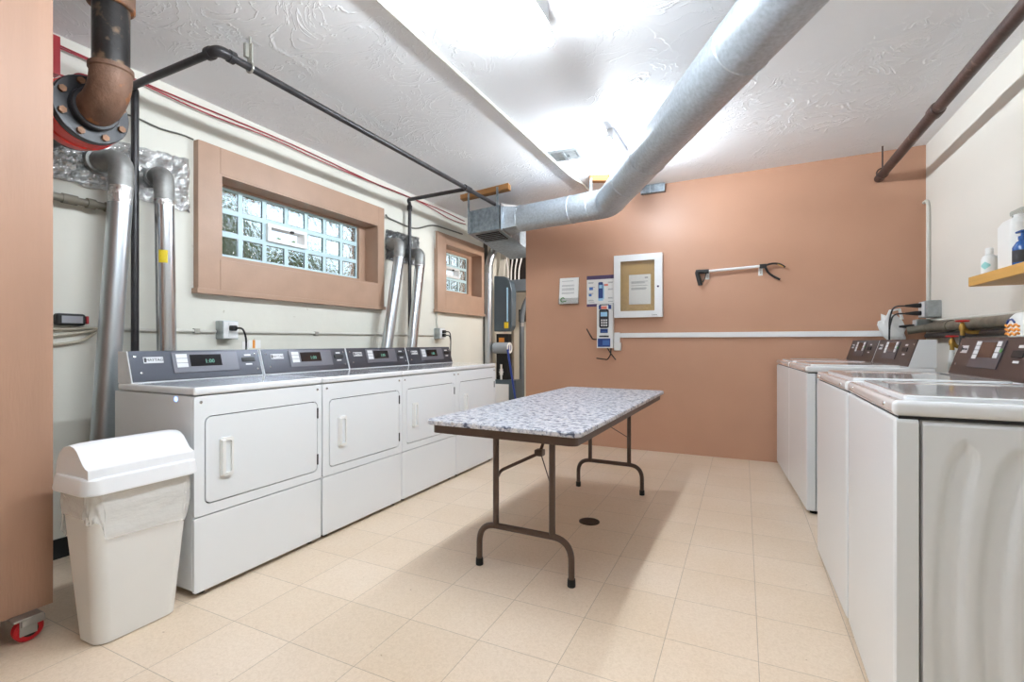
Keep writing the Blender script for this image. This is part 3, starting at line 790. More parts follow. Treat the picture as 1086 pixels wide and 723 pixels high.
# thin grey cable at left wall, both sides of the long window and by the small one
bm = B(); tube(bm, [(XL+.01, 1.2+.66*k/14, 2.345+.006*math.sin(k*1.1)) for k in range(15)], .005, 8); tag(obj('wall_cable', bm, M['cordgrey']), 'thin grey cable pinned between the thick pipe and the long window', 'cable')
bm = B(); tube(bm, fillet([(XL+.06, 3.60, 2.285), (XL+.012, 3.68, 2.285), (XL+.012, 4.10, 2.26), (XL+.012, 4.43, 2.385), (XL+.012, 5.05, 2.405)], .12), .008, 8); tag(obj('wall_cable', bm, M['cordgrey']), 'grey cable running over the slanted ducts towards the square duct box', 'cable')

# ------------------------------------------------------------------ black gas pipe on ceiling
zc = 2.48; xp = -2.264
gp = empty('gas_pipe', (xp, 1.48, zc), 0, 'long black pipe hung under the ceiling beside the left wall', 'pipe'); gl = (xp, 1.48, zc)
bm = B(); tube(bm, fillet([(-3.03, 1.51, .92), (-3.03, 1.51, zc-.003), (-3.025, 1.485, zc), (xp, 1.48, zc), (xp, 4.75, zc)], .03, 5), .019, 14); obj('pipe_run', wl(bm, gl), M['blackpipe'], gp)
bm = B(); tube(bm, fillet([(xp-.07, 1.48, zc), (xp, 1.48, zc), (xp, 1.55, zc)], .035, 8), .026, 16); tube(bm, [(xp-.078, 1.48, zc), (xp-.05, 1.48, zc)], .030, 16); tube(bm, [(xp, 1.53, zc), (xp, 1.558, zc)], .030, 16); obj('pipe_elbow', wl(bm, gl), M['blackpipe'], gp)
bm = B(); tube(bm, fillet([(xp, 3.79, zc), (-3.02, 3.91, zc+.03), (-3.025, 3.94, zc+.0), (-3.025, 3.94, .92)], .03, 5), .018, 14)
cyl(bm, (xp, 3.74, zc), (xp, 3.84, zc), .027, 16); tube(bm, [(-3.025, 3.94, zc-.07), (-3.025, 3.94, zc-.02)], .026, 14); obj('branch_pipe', wl(bm, gl), M['blackpipe'], gp)
h_ = empty('pipe_hanger', (xp, 1.645, zc), 0, 'small metal clamp hanging the black pipe from the ceiling', 'clamp')
bm = B(); tube(bm, [(.024*math.cos(q), 0, .024*math.sin(q)) for q in [2*PI*k/20 for k in range(21)]], .006, 8, False); box(bm, -.018, .018, -.004, .004, .02, .12, .002); obj('clamp_ring', bm, M['conduit_metal'], h_)
bm = B(); cyl(bm, (0, 0, .10), (0, 0, ceil_z(xp)-zc+.004), .006, 10); box(bm, -.024, -.004, -.022, .006, .05, .12, .003); obj('clamp_bolt', bm, M['conduit_metal'], h_)

# short grey pipe stub behind first duct
s = empty('pipe_fitting', (XL+.05, 1.1, 1.8), 0, 'short dark pipe with threaded fittings left of the nearest duct', 'pipe')
bm = B(); P = [(0, 0, 0), (0, .1, 0), (0, .1, 0), (0, .16, 0), (0, .16, 0), (0, .20, 0), (0, .2, 0), (0, .235, 0), (0, .235, 0), (0, .28, 0), (0, .28, 0), (0, .36, 0)]
P = [(x+.0, y+i*1e-4, z) for i, (x, y, z) in enumerate(P)]
tube(bm, P, .02, 16, True, [.02, .02, .025, .025, .019, .019, .027, .027, .02, .02, .026, .026]); obj('fitting_run', bm, M['dirtypipe'], s)

# ------------------------------------------------------------------ dryer vent ducts
def foil_sheet(name, y0, y1, zl0, zl1, zr0, zr1, m, label, seed):
    rnd = random.Random(seed); bm = B(); nu, nv = 40, 20; g = []
    for i in range(nu+1):
        c = []
        for k in range(nv+1):
            f = i/nu; y = y0+(y1-y0)*f; za = zl0+(zr0-zl0)*f; zb = zl1+(zr1-zl1)*f
            e = (i in (0, nu)) or (k in (0, nv))
            c.append(bm.verts.new((XL+.012+(0 if e else rnd.uniform(0, .015)), y+rnd.uniform(-.006, .006), za+(zb-za)*k/nv+rnd.uniform(-.006, .006))))
        g.append(c)
    for i in range(nu):
        for k in range(nv): bm.faces.new((g[i][k], g[i+1][k], g[i+1][k+1], g[i][k+1]))
    bmesh.ops.solidify(bm, geom=list(bm.faces), thickness=.004)
    return tag(obj(name, bm, m, smooth=False), label, 'foil')
foil_sheet('foil_sheet', 1.13, 1.835, 1.90, 2.16, 1.885, 2.215, M['foil'], 'crumpled shiny foil sheet on the wall behind the near ducts', 3)
foil_sheet('foil_sheet', 3.655, 4.18, 1.885, 2.17, 1.885, 2.19, M['foil_dull'], 'dull crumpled foil sheet on the wall between the two windows', 5)

def vent_duct(wall, top, bot, r, label, mduct, tape):
    o = Vector(bot); g = empty('vent_duct', bot, 0, label, 'duct', 'dryer vent ducts')
    W0, T, Bq = Vector(wall)-o, Vector(top)-o, Vector((0, 0, 0))
    bm = B(); ax = (Bq-T).normalized()
    tube(bm, [T, Bq], r, 28); 
    obj('duct_run', bm, mduct, g)
    bm = B(); path = fillet([W0, Vector((T.x, W0.y*.5+T.y*.5, W0.z)) if False else Vector((T.x, T.y, W0.z+.0)), T+ax*.04], .10, 16)
    path = [p for p in path]; rad = []
    for i, p in enumerate(path): rad.append(r*(1.03+(.035 if i % 2 else 0)))
    tube(bm, path, r, 28, True, rad); obj('flexible_elbow', bm, M['flex'], g)
    bm = B(); tube(bm, [T+ax*.01, T+ax*tape], r*1.025, 28); obj('tape_band', bm, M['foiltape'], g)
    bm = B(); tube(bm, [W0+Vector((-.004, 0, 0)), W0+Vector((.02, 0, 0))], r*1.22, 28, True); obj('wall_collar', bm, M['flex'], g)
    return g, T, ax
vent_duct((XL+.03, 1.36, 2.035), (-2.92, 1.395, 1.93), (-2.92, 1.295, .30), .052, 'silver vent duct nearest the brown partition', M['alu2'], .13)
g, T, ax = vent_duct((XL+.03, 1.63, 2.03), (-2.93, 1.604, 1.92), (-2.93, 1.628, .35), .047, 'shiny vent duct with yellow sticker beside the long window', M['alu'], .07)
bm = B()
for k in range(9):
    a0 = -1.15+k*.1; a1 = a0+.1
    def pt(a, z): return Vector((.0482*math.cos(a), .0482*math.sin(a), z))
    c = ax*0.36
    v = [bm.verts.new(T+c+q) for q in (pt(a0, -.035), pt(a1, -.035), pt(a1, .035), pt(a0, .035))]; bm.faces.new(v)
bmesh.ops.remove_doubles(bm, verts=bm.verts, dist=1e-5); st = obj('warning_sticker', bm, M['yellow'], g); tag(st, 'yellow sticker')
vent_duct((XL+.03, 3.70, 2.03), (-2.93, 3.665, 1.93), (-2.93, 3.33, .30), .049, 'slanted silver vent duct, left of the pair between the windows', M['alu2'], .05)
vent_duct((XL+.03, 4.03, 1.99), (-2.93, 3.985, 1.90), (-2.93, 3.74, .30), .049, 'slanted silver vent duct, right of the pair between the windows', M['alu'], .06)

# ------------------------------------------------------------------ wall conduit, outlets on left wall
cd = empty('wall_conduit', (XL, 1.2, 1.155), 0, 'thin painted conduit running level along the left wall above the dryers', 'conduit')
bm = B(); tube(bm, [(.012, .05, 0), (.012, .80, 0)], .010, 10); tube(bm, [(.012, .92, .0), (.012, 3.24, .012)], .010, 10); tube(bm, [(.012, 3.32, .055), (.012, 3.27, 1.16)], .009, 10); obj('conduit_run', bm, M['conduit'], cd)
for y in (.66, 1.6):
    bm = B(); box(bm, 0, .024, y, y+.035, -.016, .016, .003); obj('conduit_clip', bm, M['conduit_metal'], cd)
def outlet(y, z, label, plug_dz, tags):
    o = empty('outlet_box', (XL, y, z), 0, label, 'outlet', 'outlets on the left wall')
    bm = B(); box(bm, 0, .075, -.055, .055, -.06, .06, .006); obj('box_shell', bm, M['elecbox'], o)
    bm = B(); box(bm, .075, .079, -.05, .05, -.055, .055, .003); box(bm, .079, .082, -.018, .018, -.045, .045, .002); obj('face_plate', bm, M['whiteframe'], o)
    for dz in plug_dz:
        bm = B(); box(bm, .08, .115, -.018, .022, dz-.018, dz+.018, .008); tube(bm, fillet([(.11, .01, dz), (.15, .03, dz), (.15, .055, dz-.06), (.14, .06, -.34)], .03), .006, 8); obj('power_plug', bm, M['black'], o)
    if tags:
        bm = B(); box(bm, .145, .147, .03, .075, -.13, -.075); p_ = obj('cord_tag', bm, M['paper'], o); 
        bm = B(); box(bm, .149, .151, .07, .16, -.12, -.065); obj('cord_tag', bm, M['paper'], o)
        bm = B(); box(bm, .151, .152, .10, .118, -.12, -.065); obj('tag_stripe', bm, M['orange'], o)
    return o
outlet(2.06, 1.165, 'grey outlet box with plug and paper tags above the nearest dryer', (.012,), True)
outlet(4.525, 1.185, 'grey outlet box with two plugs below the small square window', (.02, -.02), False)
# GFCI plug with coiled cord
gf = empty('plug_adapter', (XL, 1.23, 1.198), 0, 'black plug adapter lying against the wall above a coiled beige cord', 'plug')
bm = B(); box(bm, .006, .05, -.05, .07, -.03, .03, .012, 3); obj('adapter_body', bm, M['black'], gf)
bm = B(); box(bm, .05, .052, -.03, .055, -.018, .018); obj('adapter_label', bm, M['inkgrey'], gf, smooth=False)
bm = B(); box(bm, .006, .05, .07, .082, -.02, .02, .003); obj('reset_button', bm, M['redbox'], gf)
bm = B()
for a, b_, c_ in ((-.05, -.055, -.02), (-.085, -.075, 0), (-.13, -.12, .01)):
    tube(bm, fillet([(.015, -.25, a), (.015, -.05, a+.0), (.02, .08, b_+.015), (.02, .14, -.045)], .08), .007, 8)
tag(obj('coiled_cord', bm, M['cord'], None, True, (XL, 1.23, 1.198)), 'coiled beige cord pinned to the wall under the black plug adapter', 'cord')

# ------------------------------------------------------------------ HVAC duct under the ceiling
DZ = 2.33; E0 = Vector((-1.09, 4.27, DZ)); dA = (Vector((.118, 2.02, DZ))-E0).normalized(); dB = Vector((-.986, .167, 0)); dK = Vector((-.167, -(-.986), 0))
hv = empty('round_duct', E0, 0, 'large round galvanised duct crossing under the ceiling with an elbow', 'duct')
rD = .128
near = E0+dA*4.6
bm = B(); path = [dA*4.0-Vector((0, 0, 0))]
tube(bm, [dA*4.0, dA*.12], rD, 40); obj('duct_run', bm, M['galv'], hv)
bm = B(); tube(bm, fillet([dA*.135, Vector((0, 0, 0)), dB*.16], .12, 4), rD+.001, 40); obj('duct_elbow', bm, M['galv'], hv)
Lr = .955
bm = B(); tube(bm, [dB*.15, dB*Lr], rD, 40); obj('duct_branch', bm, M['galv'], hv)
for d, lens in ((dA, (.14, .62, 1.1, 2.3)), (dB, (.165, .36, .93))):
    for l in lens:
        bm = B(); tube(bm, [d*(l-.006), d*l, d*(l+.006)], rD, 40, False, [rD, rD+.004, rD]); obj('duct_seam', bm, M['galv'], hv)
# transition to the plenum box
Pb = E0+dB*(Lr+.17)                                  # centre of the box's right face
bm = B(); n = 40; r0 = []; r1 = []
for k in range(n):
    a = 2*PI*k/n; c, s_ = math.cos(a), math.sin(a)
    r0.append(bm.verts.new(dB*Lr+dK*(rD*c)+Vector((0, 0, rD*s_))))
    q = max(abs(c), abs(s_)); r1.append(bm.verts.new(dB*(Lr+.165)+dK*(.16*c/q)+Vector((0, 0, .112*s_/q))))
for k in range(n): bm.faces.new((r0[k], r0[(k+1) % n], r1[(k+1) % n], r1[k]))
obj('duct_transition', bm, M['galv'], hv)
pl = empty('duct_plenum', Pb, math.atan2(.167, .986)*-1+0, 'rectangular galvanised duct box hung near the small window', 'duct')
pl.rotation_euler = (0, 0, 0)
def obox(bm, a0, a1, b0, b1, z0, z1, bev=0):          # box in the (dB, dK) frame about Pb
    m = Matrix(((dB.x, dK.x, 0, 0), (dB.y, dK.y, 0, 0), (0, 0, 1, 0), (0, 0, 0, 1)))
    return box(bm, a0, a1, b0, b1, z0, z1, bev, 2, m)
bm = B(); obox(bm, 0, .42, -.19, 1.4, -.118, .118, .002); obj('plenum_box', bm, M['galvbox'], pl, smooth=False)
bm = B(); obox(bm, -.008, .012, -.2, .2, -.13, .13, .002); obj('plenum_flange', bm, M['alu2'], pl, smooth=False)
bm = B(); obox(bm, .06, .36, -.10, .25, -.123, -.117); gr = obj('underside_opening', bm, M['joist'], pl, smooth=False)
bm = B()
for k in range(5): obox(bm, .07, .35, -.08+k*.07, -.07+k*.07, -.127, -.121)
obj('opening_slats', bm, M['galvbox'], gr, smooth=False)
def hanger(a, b_, width, label_w, label_s, along, zb, ztop_m, sideoff):
    pass
# wooden blocks and straps
def strap(name_bm, p, z0, z1, along):
    n = Vector((-along.y, along.x, 0)); 
    return box(name_bm, -.013, .013, -.001, .001, z0, z1, 0, 1, Matrix(((along.x, n.x, 0, p.x), (along.y, n.y, 0, p.y), (0, 0, 1, 0), (0, 0, 0, 1))))
fr = Pb+dK*-.194
wz = ceil_z(-2.4)
wb = empty('ceiling_block', (fr.x, fr.y, wz-.02), 0, 'raw wood block on the ceiling over the square duct box', 'wood')
m = Matrix(((dB.x, dK.x, 0, 0), (dB.y, dK.y, 0, 0), (0, 0, 1, 0), (0, 0, 0, 1)))
bm = B(); box(bm, -.10, .52, -.02, .07, -.03, .03, .002, 2, m); obj('block_body', bm, M['wood'], wb, smooth=False)
for a_ in (.03, .40):
    bm = B(); q = fr+dB*a_-dK*.03; strap(bm, q-Vector((0, 0, 0)), DZ-.12, wz-.012, dB)
    tag(obj('hanger_strap', bm, M['galvbox'], None, False), 'metal strap holding the %s front edge of the square duct box' % ('right' if a_ < .1 else 'left'), 'strap', 'duct box straps')
wb2 = empty('ceiling_block', (-1.225, 4.46, ceil_z(-1.22)-.022), math.radians(24), 'short wood block on the ceiling behind the round duct elbow', 'wood')
bm = B(); box(bm, -.09, .09, -.035, .035, -.03, .026, .002); obj('block_body', bm, M['wood'], wb2, smooth=False)
bm = B(); q = Vector((-1.285, 4.395, 0)); strap(bm, q, DZ-.05, 2.62, Vector((1, .2, 0)).normalized()); tag(obj('hanger_strap', bm, M['galvbox'], None, False), 'metal strap running down beside the round duct elbow', 'strap')
# grey sleeve at the top of the back wall
gs = empty('duct_sleeve', (-.80, YB, 2.60), 0, 'grey metal sleeve at the top of the pink wall beside the round duct', 'duct')
bm = B(); box(bm, -.13, .105, -.05, 0, -.03, .052, .003); obj('sleeve_body', bm, M['galvbox'], gs, smooth=False)
bm = B(); box(bm, -.04, -.034, -.054, -.04, -.03, .05); obj('sleeve_seam', bm, M['galv'], gs, smooth=False)

# ------------------------------------------------------------------ ceiling fixtures
def strip_light(y0, y1, x, label, tube_mat):
    z = ceil_z(x); l = empty('strip_light', (x, y0, z), 0, label, 'light', 'ceiling strip lights'); Ln = y1-y0
    bm = B(); box(bm, -.026, .026, .09, Ln-.09, -.09, .0, .004); obj('light_housing', bm, M['whiteframe'], l)
    bm = B(); cyl(bm, (0, .012, -.125), (0, Ln-.012, -.125), .02, 20); obj('light_tube', bm, tube_mat, l)
    for a, b_ in ((0, .095), (Ln-.095, Ln)):
        bm = B(); box(bm, -.018, .018, a, b_, -.104, -.08, .004); obj('tube_holder', bm, M['whiteframe'], l)
strip_light(.50, 2.19, -.84, 'glowing strip light at the top picture edge, left of the round duct', M['tube'])
strip_light(3.42, 4.16, -.88, 'strip light mostly hidden behind the round duct', M['tube_short'])
cv = empty('ceiling_vent', (-1.34, 3.82, ceil_z(-1.34)), math.radians(4), 'small metal ceiling vent left of the round duct', 'vent')
bm = B(); t_ = bmesh.new(); t_.free()
for (x0, x1, y0, y1) in ((-.13, .13, -.11, -.085), (-.13, .13, .085, .11), (-.13, -.105, -.085, .085), (.105, .13, -.085, .085)): box(bm, x0, x1, y0, y1, -.012, .004, .003)
obj('vent_frame', bm, M['elecbox'], cv)
bm = B(); box(bm, -.105, .105, -.085, .085, -.002, .003); obj('vent_opening', bm, M['joist'], cv, smooth=False)
bm = B()
for k in range(5): box(bm, -.1, .1, -.0015, .0015, -.014, .014, 0, 1, Matrix.Translation((0, -.065+k*.032, 0)) @ Matrix.Rotation(.9, 4, 'X'))
box(bm, -.012, .012, -.085, .085, -.016, -.012); obj('vent_louvres', bm, M['elecbox'], cv, smooth=False)
bm = B(); box(bm, .025, .04, -.01, .02, -.045, -.01, .003); obj('vent_lever', bm, M['chrome'], cv)
cc = empty('ceiling_conduit', (-1.5, .6, ceil_z(-1.5)-.012), 0, 'thin metal conduit running along the ceiling left of the strip light', 'conduit')
bm = B(); tube(bm, fillet([(-.02, -.9, 0), (.047, 3.69, 0), (.062, 3.80, -.002), (.085, 3.93, -.002), (.075, 4.365, -.002)], .04), .0105, 10); obj('conduit_run', bm, M['conduit'], cc)

# drain pipe under the ceiling on the right
rp = empty('drain_pipe', (1.035, 3.6, 2.465), 0, 'dark stained pipe hung under the ceiling along the right wall', 'pipe')
bm = B(); tube(bm, [(-.015, 1.37, -.012), (.0, .1, 0), (.05, -2.6, .03), (.09, -4.9, .04)], .033, 20); obj('pipe_run', bm, M['darkpipe'], rp)
bm = B(); tube(bm, [(.0, .05, 0), (.0, .06, 0), (.0, .13, 0), (.0, .14, 0)], .04, 20, True, [.035, .041, .041, .035]); obj('pipe_coupling', bm, M['darkpipe'], rp)
rh = empty('pipe_hanger', (1.018, 4.84, 2.46), 0, 'thin rod and ring holding the far end of the dark pipe', 'hanger')
bm = B(); cyl(bm, (0, 0, .036), (0, 0, ceil_z(1.018)-2.46+.003), .006, 10); obj('hanger_rod', bm, M['darkpipe'], rh)
bm = B(); tube(bm, [(.039*math.cos(q), 0, .039*math.sin(q)) for q in [2*PI*k/24 for k in range(25)]], .006, 8, False); obj('hanger_ring', bm, M['darkpipe'], rh)

# ------------------------------------------------------------------ back wall items
YW = YB
# notice cabinet
nc = empty('notice_cabinet', (-.957, YW, 1.338), 0, 'white framed locking notice cabinet with cork back on the pink wall', 'notice board')
hw, hh = .239, .632
def face_ring(bm, o_, i_, y0, y1):
    """ring in the x-z plane facing -y"""
    t = bmesh.new(); ring_x(t, o_, i_, y0, y1)
    for v in t.verts: v.co = Vector((v.co.y, v.co.x, v.co.z))
    merge(bm, t)
bm = B(); face_ring(bm, rrect(-hw, hw, 0, hh, .006), rrect(-hw+.008, hw-.008, .008, hh-.008, .004), -.045, -.001); obj('cabinet_case', bm, M['whiteframe'], nc)
bm = B(); box(bm, -hw+.008, hw-.008, -.012, -.004, .008, hh-.008); obj('cork_back', bm, M['cork'], nc, smooth=False)
bm = B(); face_ring(bm, rrect(-hw, hw, 0, hh, .006), rrect(-hw+.066, hw-.074, .064, hh-.064, .003), -.058, -.046); d = obj('cabinet_door', bm, M['whiteframe'], nc)
bm = B(); box(bm, -hw+.062, hw-.070, -.050, -.047, .060, hh-.060); obj('door_pane', bm, M['pane'], d, smooth=False)
bm = B(); lathe(bm, [(.010, 0), (.010, .004), (.005, .005)], 0, 0, 16, Matrix.Translation((hw-.04, -.058, .30)) @ Matrix.Rotation(PI/2, 4, 'X')); obj('door_lock', bm, M['purple'], d)
bm = B(); put_text(bm, 'Quartet', .016, Matrix.Translation((hw-.075, -.0588, .022)) @ Matrix.Rotation(PI/2, 4, 'X')); obj('maker_mark', bm, M['ink'], d, smooth=False)
def lines(bm, x0, x1, zs, y, h=.004, seed=1):
    rnd = random.Random(seed)
    for z in zs: box(bm, x0, x1-rnd.uniform(0, .25)*(x1-x0), y, y+.0004, z-h/2, z+h/2)
pn = empty('paper_notice', (-.943, YW-.014, 1.47), math.radians(0), 'white paper notice pinned inside the notice cabinet', 'paper')
bm = B(); box(bm, -.108, .108, -.003, 0, 0, .30); obj('sheet', bm, M['paper'], pn, smooth=False)
bm = B(); lines(bm, -.085, .085, [.23, .222, .214, .19, .165, .158, .15], -.0036); box(bm, .05, .08, -.0036, -.003, .262, .272); obj('print_lines', bm, M['inkgrey'], pn, smooth=False)
# leaflet holder
lh = empty('leaflet_holder', (-1.69, YW, 1.50), 0, 'clear leaflet holder with white sheet and green corner emblem on the pink wall', 'holder')
m = Matrix.Translation((0, -.03, 0)) @ Matrix.Rotation(math.radians(-6), 4, 'X')
bm = B(); box(bm, -.115, .115, -.003, .0, -.005, .285, 0, 1, m); box(bm, -.115, .115, -.02, -.017, -.005, .06, 0, 1, m); box(bm, -.115, .115, -.02, .03, -.008, -.004, 0, 1); obj('acrylic_pocket', bm, M['clearplastic'], lh, smooth=False)
bm = B(); box(bm, -.106, .106, -.012, -.004, .0, .28, 0, 1, m); sh = obj('sheet', bm, M['paper'], lh, smooth=False)
bm = B()
for z in (.245, .2, .19, .165, .155, .145, .12, .11): box(bm, -.08, .06 if z < .24 else .05, -.0126, -.012, z-.002, z+.002, 0, 1, m)
obj('print_lines', bm, M['inkgrey'], sh, smooth=False)
bm = B(); tube(bm, [m @ Vector((-.065+.022*math.cos(q), -.0135, .042+.022*math.sin(q))) for q in [.6+4.9*k/16 for k in range(17)]], .006, 8); box(bm, -.045, -.025, -.0145, -.012, .02, .032, 0, 1, m); obj('green_emblem', bm, M['green'], sh)
# poster
po = empty('instruction_poster', (-1.345, YW-.002, 1.462), 0, 'white poster with dark purple bands and a drawn card reader', 'poster')
bm = B(); box(bm, -.152, .15, -.003, 0, 0, .325); obj('sheet', bm, M['paper'], po, smooth=False)
for z0, z1 in ((.285, .325), (0, .028)):
    bm = B(); box(bm, -.152, .15, -.0036, -.003, z0, z1); obj('purple_band', bm, M['purple'], po, smooth=False)
bm = B(); slab = rrect(-.028, .022, .06, .255, .012); prism(bm, slab, -.0038, -.003, 'y'); obj('reader_picture', bm, M['navy'], po, smooth=False)
bm = B(); box(bm, -.02, .014, -.0044, -.0038, .19, .225); box(bm, .022, .034, -.0044, -.003, .075, .235); box(bm, -.028, .022, -.0044, -.0038, .06, .085); obj('picture_screen', bm, M['ltblue'], po, smooth=False)
bm = B(); box(bm, .03, .075, -.0042, -.003, .212, .232); obj('card_picture', bm, M['coral'], po, smooth=False)
bm = B(); 
for x0, x1, zs in ((-.135, -.075, (.255, .247, .14, .132, .07, .062)), (.075, .13, (.25, .242, .18, .172, .09, .082, .05)), (-.13, -.06, (.205, .045))): lines(bm, x0, x1, zs, -.0036, .004, 3)
obj('print_lines', bm, M['inkgrey'], po, smooth=False)
bm = B(); box(bm, -.125, -.085, -.0038, -.003, .175, .205); box(bm, -.13, -.1, -.0038, -.003, .11, .135); obj('picture_blocks', bm, M['blue'], po, smooth=False)
# card reader stand (tall narrow sign box)
ck = empty('card_reader_sign', (-1.29, YW, 1.028), 0, 'tall white box sign with picture of a card reader on the pink wall', 'sign')
bm = B(); box(bm, -.082, .085, -.07, -.004, 0, .455, .004); obj('sign_box', bm, M['whiteplastic'], ck)
fy = -.0705
bm = B(); prism(bm, rrect(-.055, .045, .205, .40, .02), fy-.004, fy, 'y'); rd = obj('reader_picture', bm, M['ink'], ck, smooth=False)
bm = B(); box(bm, -.04, .03, fy-.005, fy-.004, .325, .37); obj('picture_screen', bm, M['ltblue'], rd, smooth=False)
bm = B()
for i in range(3):
    for k in range(3): box(bm, -.035+i*.024, -.018+i*.024, fy-.0052, fy-.004, .225+k*.026, .242+k*.026, .001)
obj('picture_keys', bm, M['key'], rd, smooth=False)
bm = B(); box(bm, -.035, .025, fy-.003, fy, .402, .43); obj('card_picture', bm, M['coral'], ck, smooth=False)
for x0, x1, z0, z1 in ((-.045, .035, .155, .198), (-.07, .06, .012, .098), (-.06, -.035, .40, .442), (.04, .07, .40, .442)):
    bm = B(); box(bm, x0, x1, fy-.002, fy, z0, z1); obj('blue_panel', bm, M['navy'], ck, smooth=False)
bm = B(); box(bm, -.02, .05, fy-.003, fy-.002, .03, .08, .001); box(bm, -.035, .025, fy-.003, fy-.002, .165, .172); obj('panel_picture', bm, M['blue'], ck, smooth=False)
bm = B(); box(bm, -.055, .045, fy-.0015, fy, .112, .128); box(bm, -.05, .05, fy-.0015, fy, .44, .449); obj('heading_bar', bm, M['ink'], ck, smooth=False)
for pts in (((-.075, -.04, .09), (-.13, -.05, .09), (-.19, -.07, .20)), ((.06, -.04, .0), (.06, -.06, -.07), (.03, -.07, -.12), (-.08, -.09, -.105)), ((.02, -.03, 0), (.06, -.04, -.06), (.11, -.04, -.12))):
    bm = B(); tube(bm, fillet(pts, .015), .006, 8); obj('wire_arm', bm, M['black'], ck)
# raceway along the wall
rw = empty('cable_raceway', (-1.2, YW, 1.158), 0, 'white cable raceway running level across the pink wall', 'raceway')
bm = B(); box(bm, .04, 2.37, -.024, -.001, -.024, .024, .004); obj('raceway_run', bm, M['whiteframe'], rw)
bm = B(); box(bm, .0, .055, -.03, -.001, -.07, .03, .004); obj('raceway_corner', bm, M['whiteframe'], rw)
bm = B(); box(bm, .002, .07, -.05, -.001, -.155, -.07, .006); obj('junction_box', bm, M['whiteplastic'], rw)
# grabber tool
gt = empty('reacher_grabber', (-.37, YW-.04, 1.762), 0, 'litter picker grabber with black handle hung on the pink wall', 'grabber')
bm = B(); cyl(bm, (.05, 0, -.004), (.515, 0, .014), .0125, 14); obj('grabber_tube', bm, M['whiteframe'], gt)
bm = B(); tube(bm, fillet([(.075, 0, -.004), (-.03, 0, -.004), (-.025, 0, -.03), (.0, 0, -.13)], .03, 6), .02, 14, True, None); box(bm, -.042, .005, -.014, .014, -.02, .016, .006); obj('grip', bm, M['black'], gt)
bm = B(); tube(bm, fillet([(.05, 0, -.02), (.04, 0, -.07), (.02, 0, -.105)], .03), .006, 10); obj('trigger', bm, M['black'], gt)
bm = B(); box(bm, .50, .56, -.014, .014, -.006, .032, .006); tube(bm, fillet([(.54, 0, .016), (.60, 0, .034), (.66, 0, .026), (.705, 0, -.008)], .05), .009, 10, True)
tube(bm, fillet([(.545, 0, .01), (.57, 0, -.05), (.62, 0, -.09), (.665, 0, -.115)], .05), .010, 10); obj('jaw', bm, M['black'], gt)
bm = B(); box(bm, .64, .70, -.008, .008, .004, .018, .004, 2, Matrix.Translation((0, 0, 0)) @ Matrix.Translation((.67, 0, .01)) @ Matrix.Rotation(.55, 4, 'Y') @ Matrix.Translation((-.67, 0, -.01))); obj('jaw_pad', bm, M['pine'], gt)
for x, lb in ((.06, 'small clear hook under the grabber handle'), (.51, 'small clear hook under the grabber jaws')):
    h0 = empty('wall_hook', (-.37+x, YW, 1.735 if x < .1 else 1.745), 0, lb, 'hook')
    bm = B(); box(bm, -.018, .018, -.006, -.001, -.05, .02, .003); obj('hook_plate', bm, M['whiteplastic'], h0)
    bm = B(); tube(bm, fillet([(0, -.004, -.03), (0, -.05, -.035), (0, -.055, 0.0)], .012), .004, 8); obj('hook_arm', bm, M['chrome'], h0)

# ------------------------------------------------------------------ right wall items
vc = empty('wall_conduit', (XR-.012, 4.86, 1.4), 0, 'white upright conduit in the corner of the right wall', 'conduit')
bm = B(); tube(bm, fillet([(.0, .11, .815), (.0, .03, .815), (.0, .0, .74), (.0, 0, -.02)], .05), .013, 12); obj('conduit_run', bm, M['conduit'], vc)
ob = empty('outlet_box', (XR, 4.74, 1.34), 0, 'grey outlet box with two black plugs in the right back corner', 'outlet')
bm = B(); box(bm, -.09, -.001, -.12, .06, -.065, .06, .005); obj('box_shell', bm, M['elecbox'], ob)
bm = B(); box(bm, -.094, -.09, -.08, .055, -.06, .055, .002); obj('face_plate', bm, M['whiteframe'], ob)
for dz in (.03, -.03):
    bm = B(); tube(bm, [(-.094, -.01, dz), (-.12, -.01, dz), (-.19, -.0, dz)], .018, 12, True, [.018, .018, .008]); tube(bm, fillet([(-.185, 0, dz), (-.26, .02, dz), (-.28, .04, dz-.1), (-.28, .05, -.45)], .05), .006, 8); obj('power_plug', bm, M['black'], ob)
ob2 = empty('outlet_box', (XR, 4.865, 1.222), 0, 'smaller outlet box just below the grey box with two plugs', 'outlet')
bm = B(); box(bm, -.10, -.001, -.06, .05, -.045, .045, .005); obj('box_shell', bm, M['elecbox'], ob2)
bm = B(); box(bm, -.104, -.10, -.05, .04, -.04, .04, .002); obj('face_plate', bm, M['whiteframe'], ob2)
bm = B(); tube(bm, [(-.104, 0, -.01), (-.13, 0, -.01), (-.2, 0, -.01)], .017, 12, True, [.017, .017, .008]); obj('power_plug', bm, M['black'], ob2)
cw = empty('wall_conduit', (XR, 4.6, 1.262), 0, 'thin conduit running level on the right wall above the water pipes', 'conduit')
bm = B(); tube(bm, fillet([(-.02, .16, .0), (-.02, 0, -.012), (-.014, -1.0, -.022), (-.014, -3.6, -.03)], .04), .010, 10); obj('conduit_run', bm, M['conduit'], cw)
wp = empty('water_pipe', (XR-.055, 4.75, 1.205), 0, 'thick grey water pipe along the right wall behind the washers', 'pipe')
bm = B(); tube(bm, [(0, -.09, -.008), (0, -3.9, .0)], .034, 18); tube(bm, [(0, -.5, -.008), (0, -.44, -.008)], .040, 18); tube(bm, fillet([(0, -.10, -.008), (-.03, -.02, -.014), (-.12, .0, -.03)], .05), .03, 14); obj('pipe_run', bm, M['dirtypipe'], wp)
wp2 = empty('water_pipe', (XR-.05, 4.75, 1.135), 0, 'thinner dark water pipe just under the thick grey one', 'pipe')
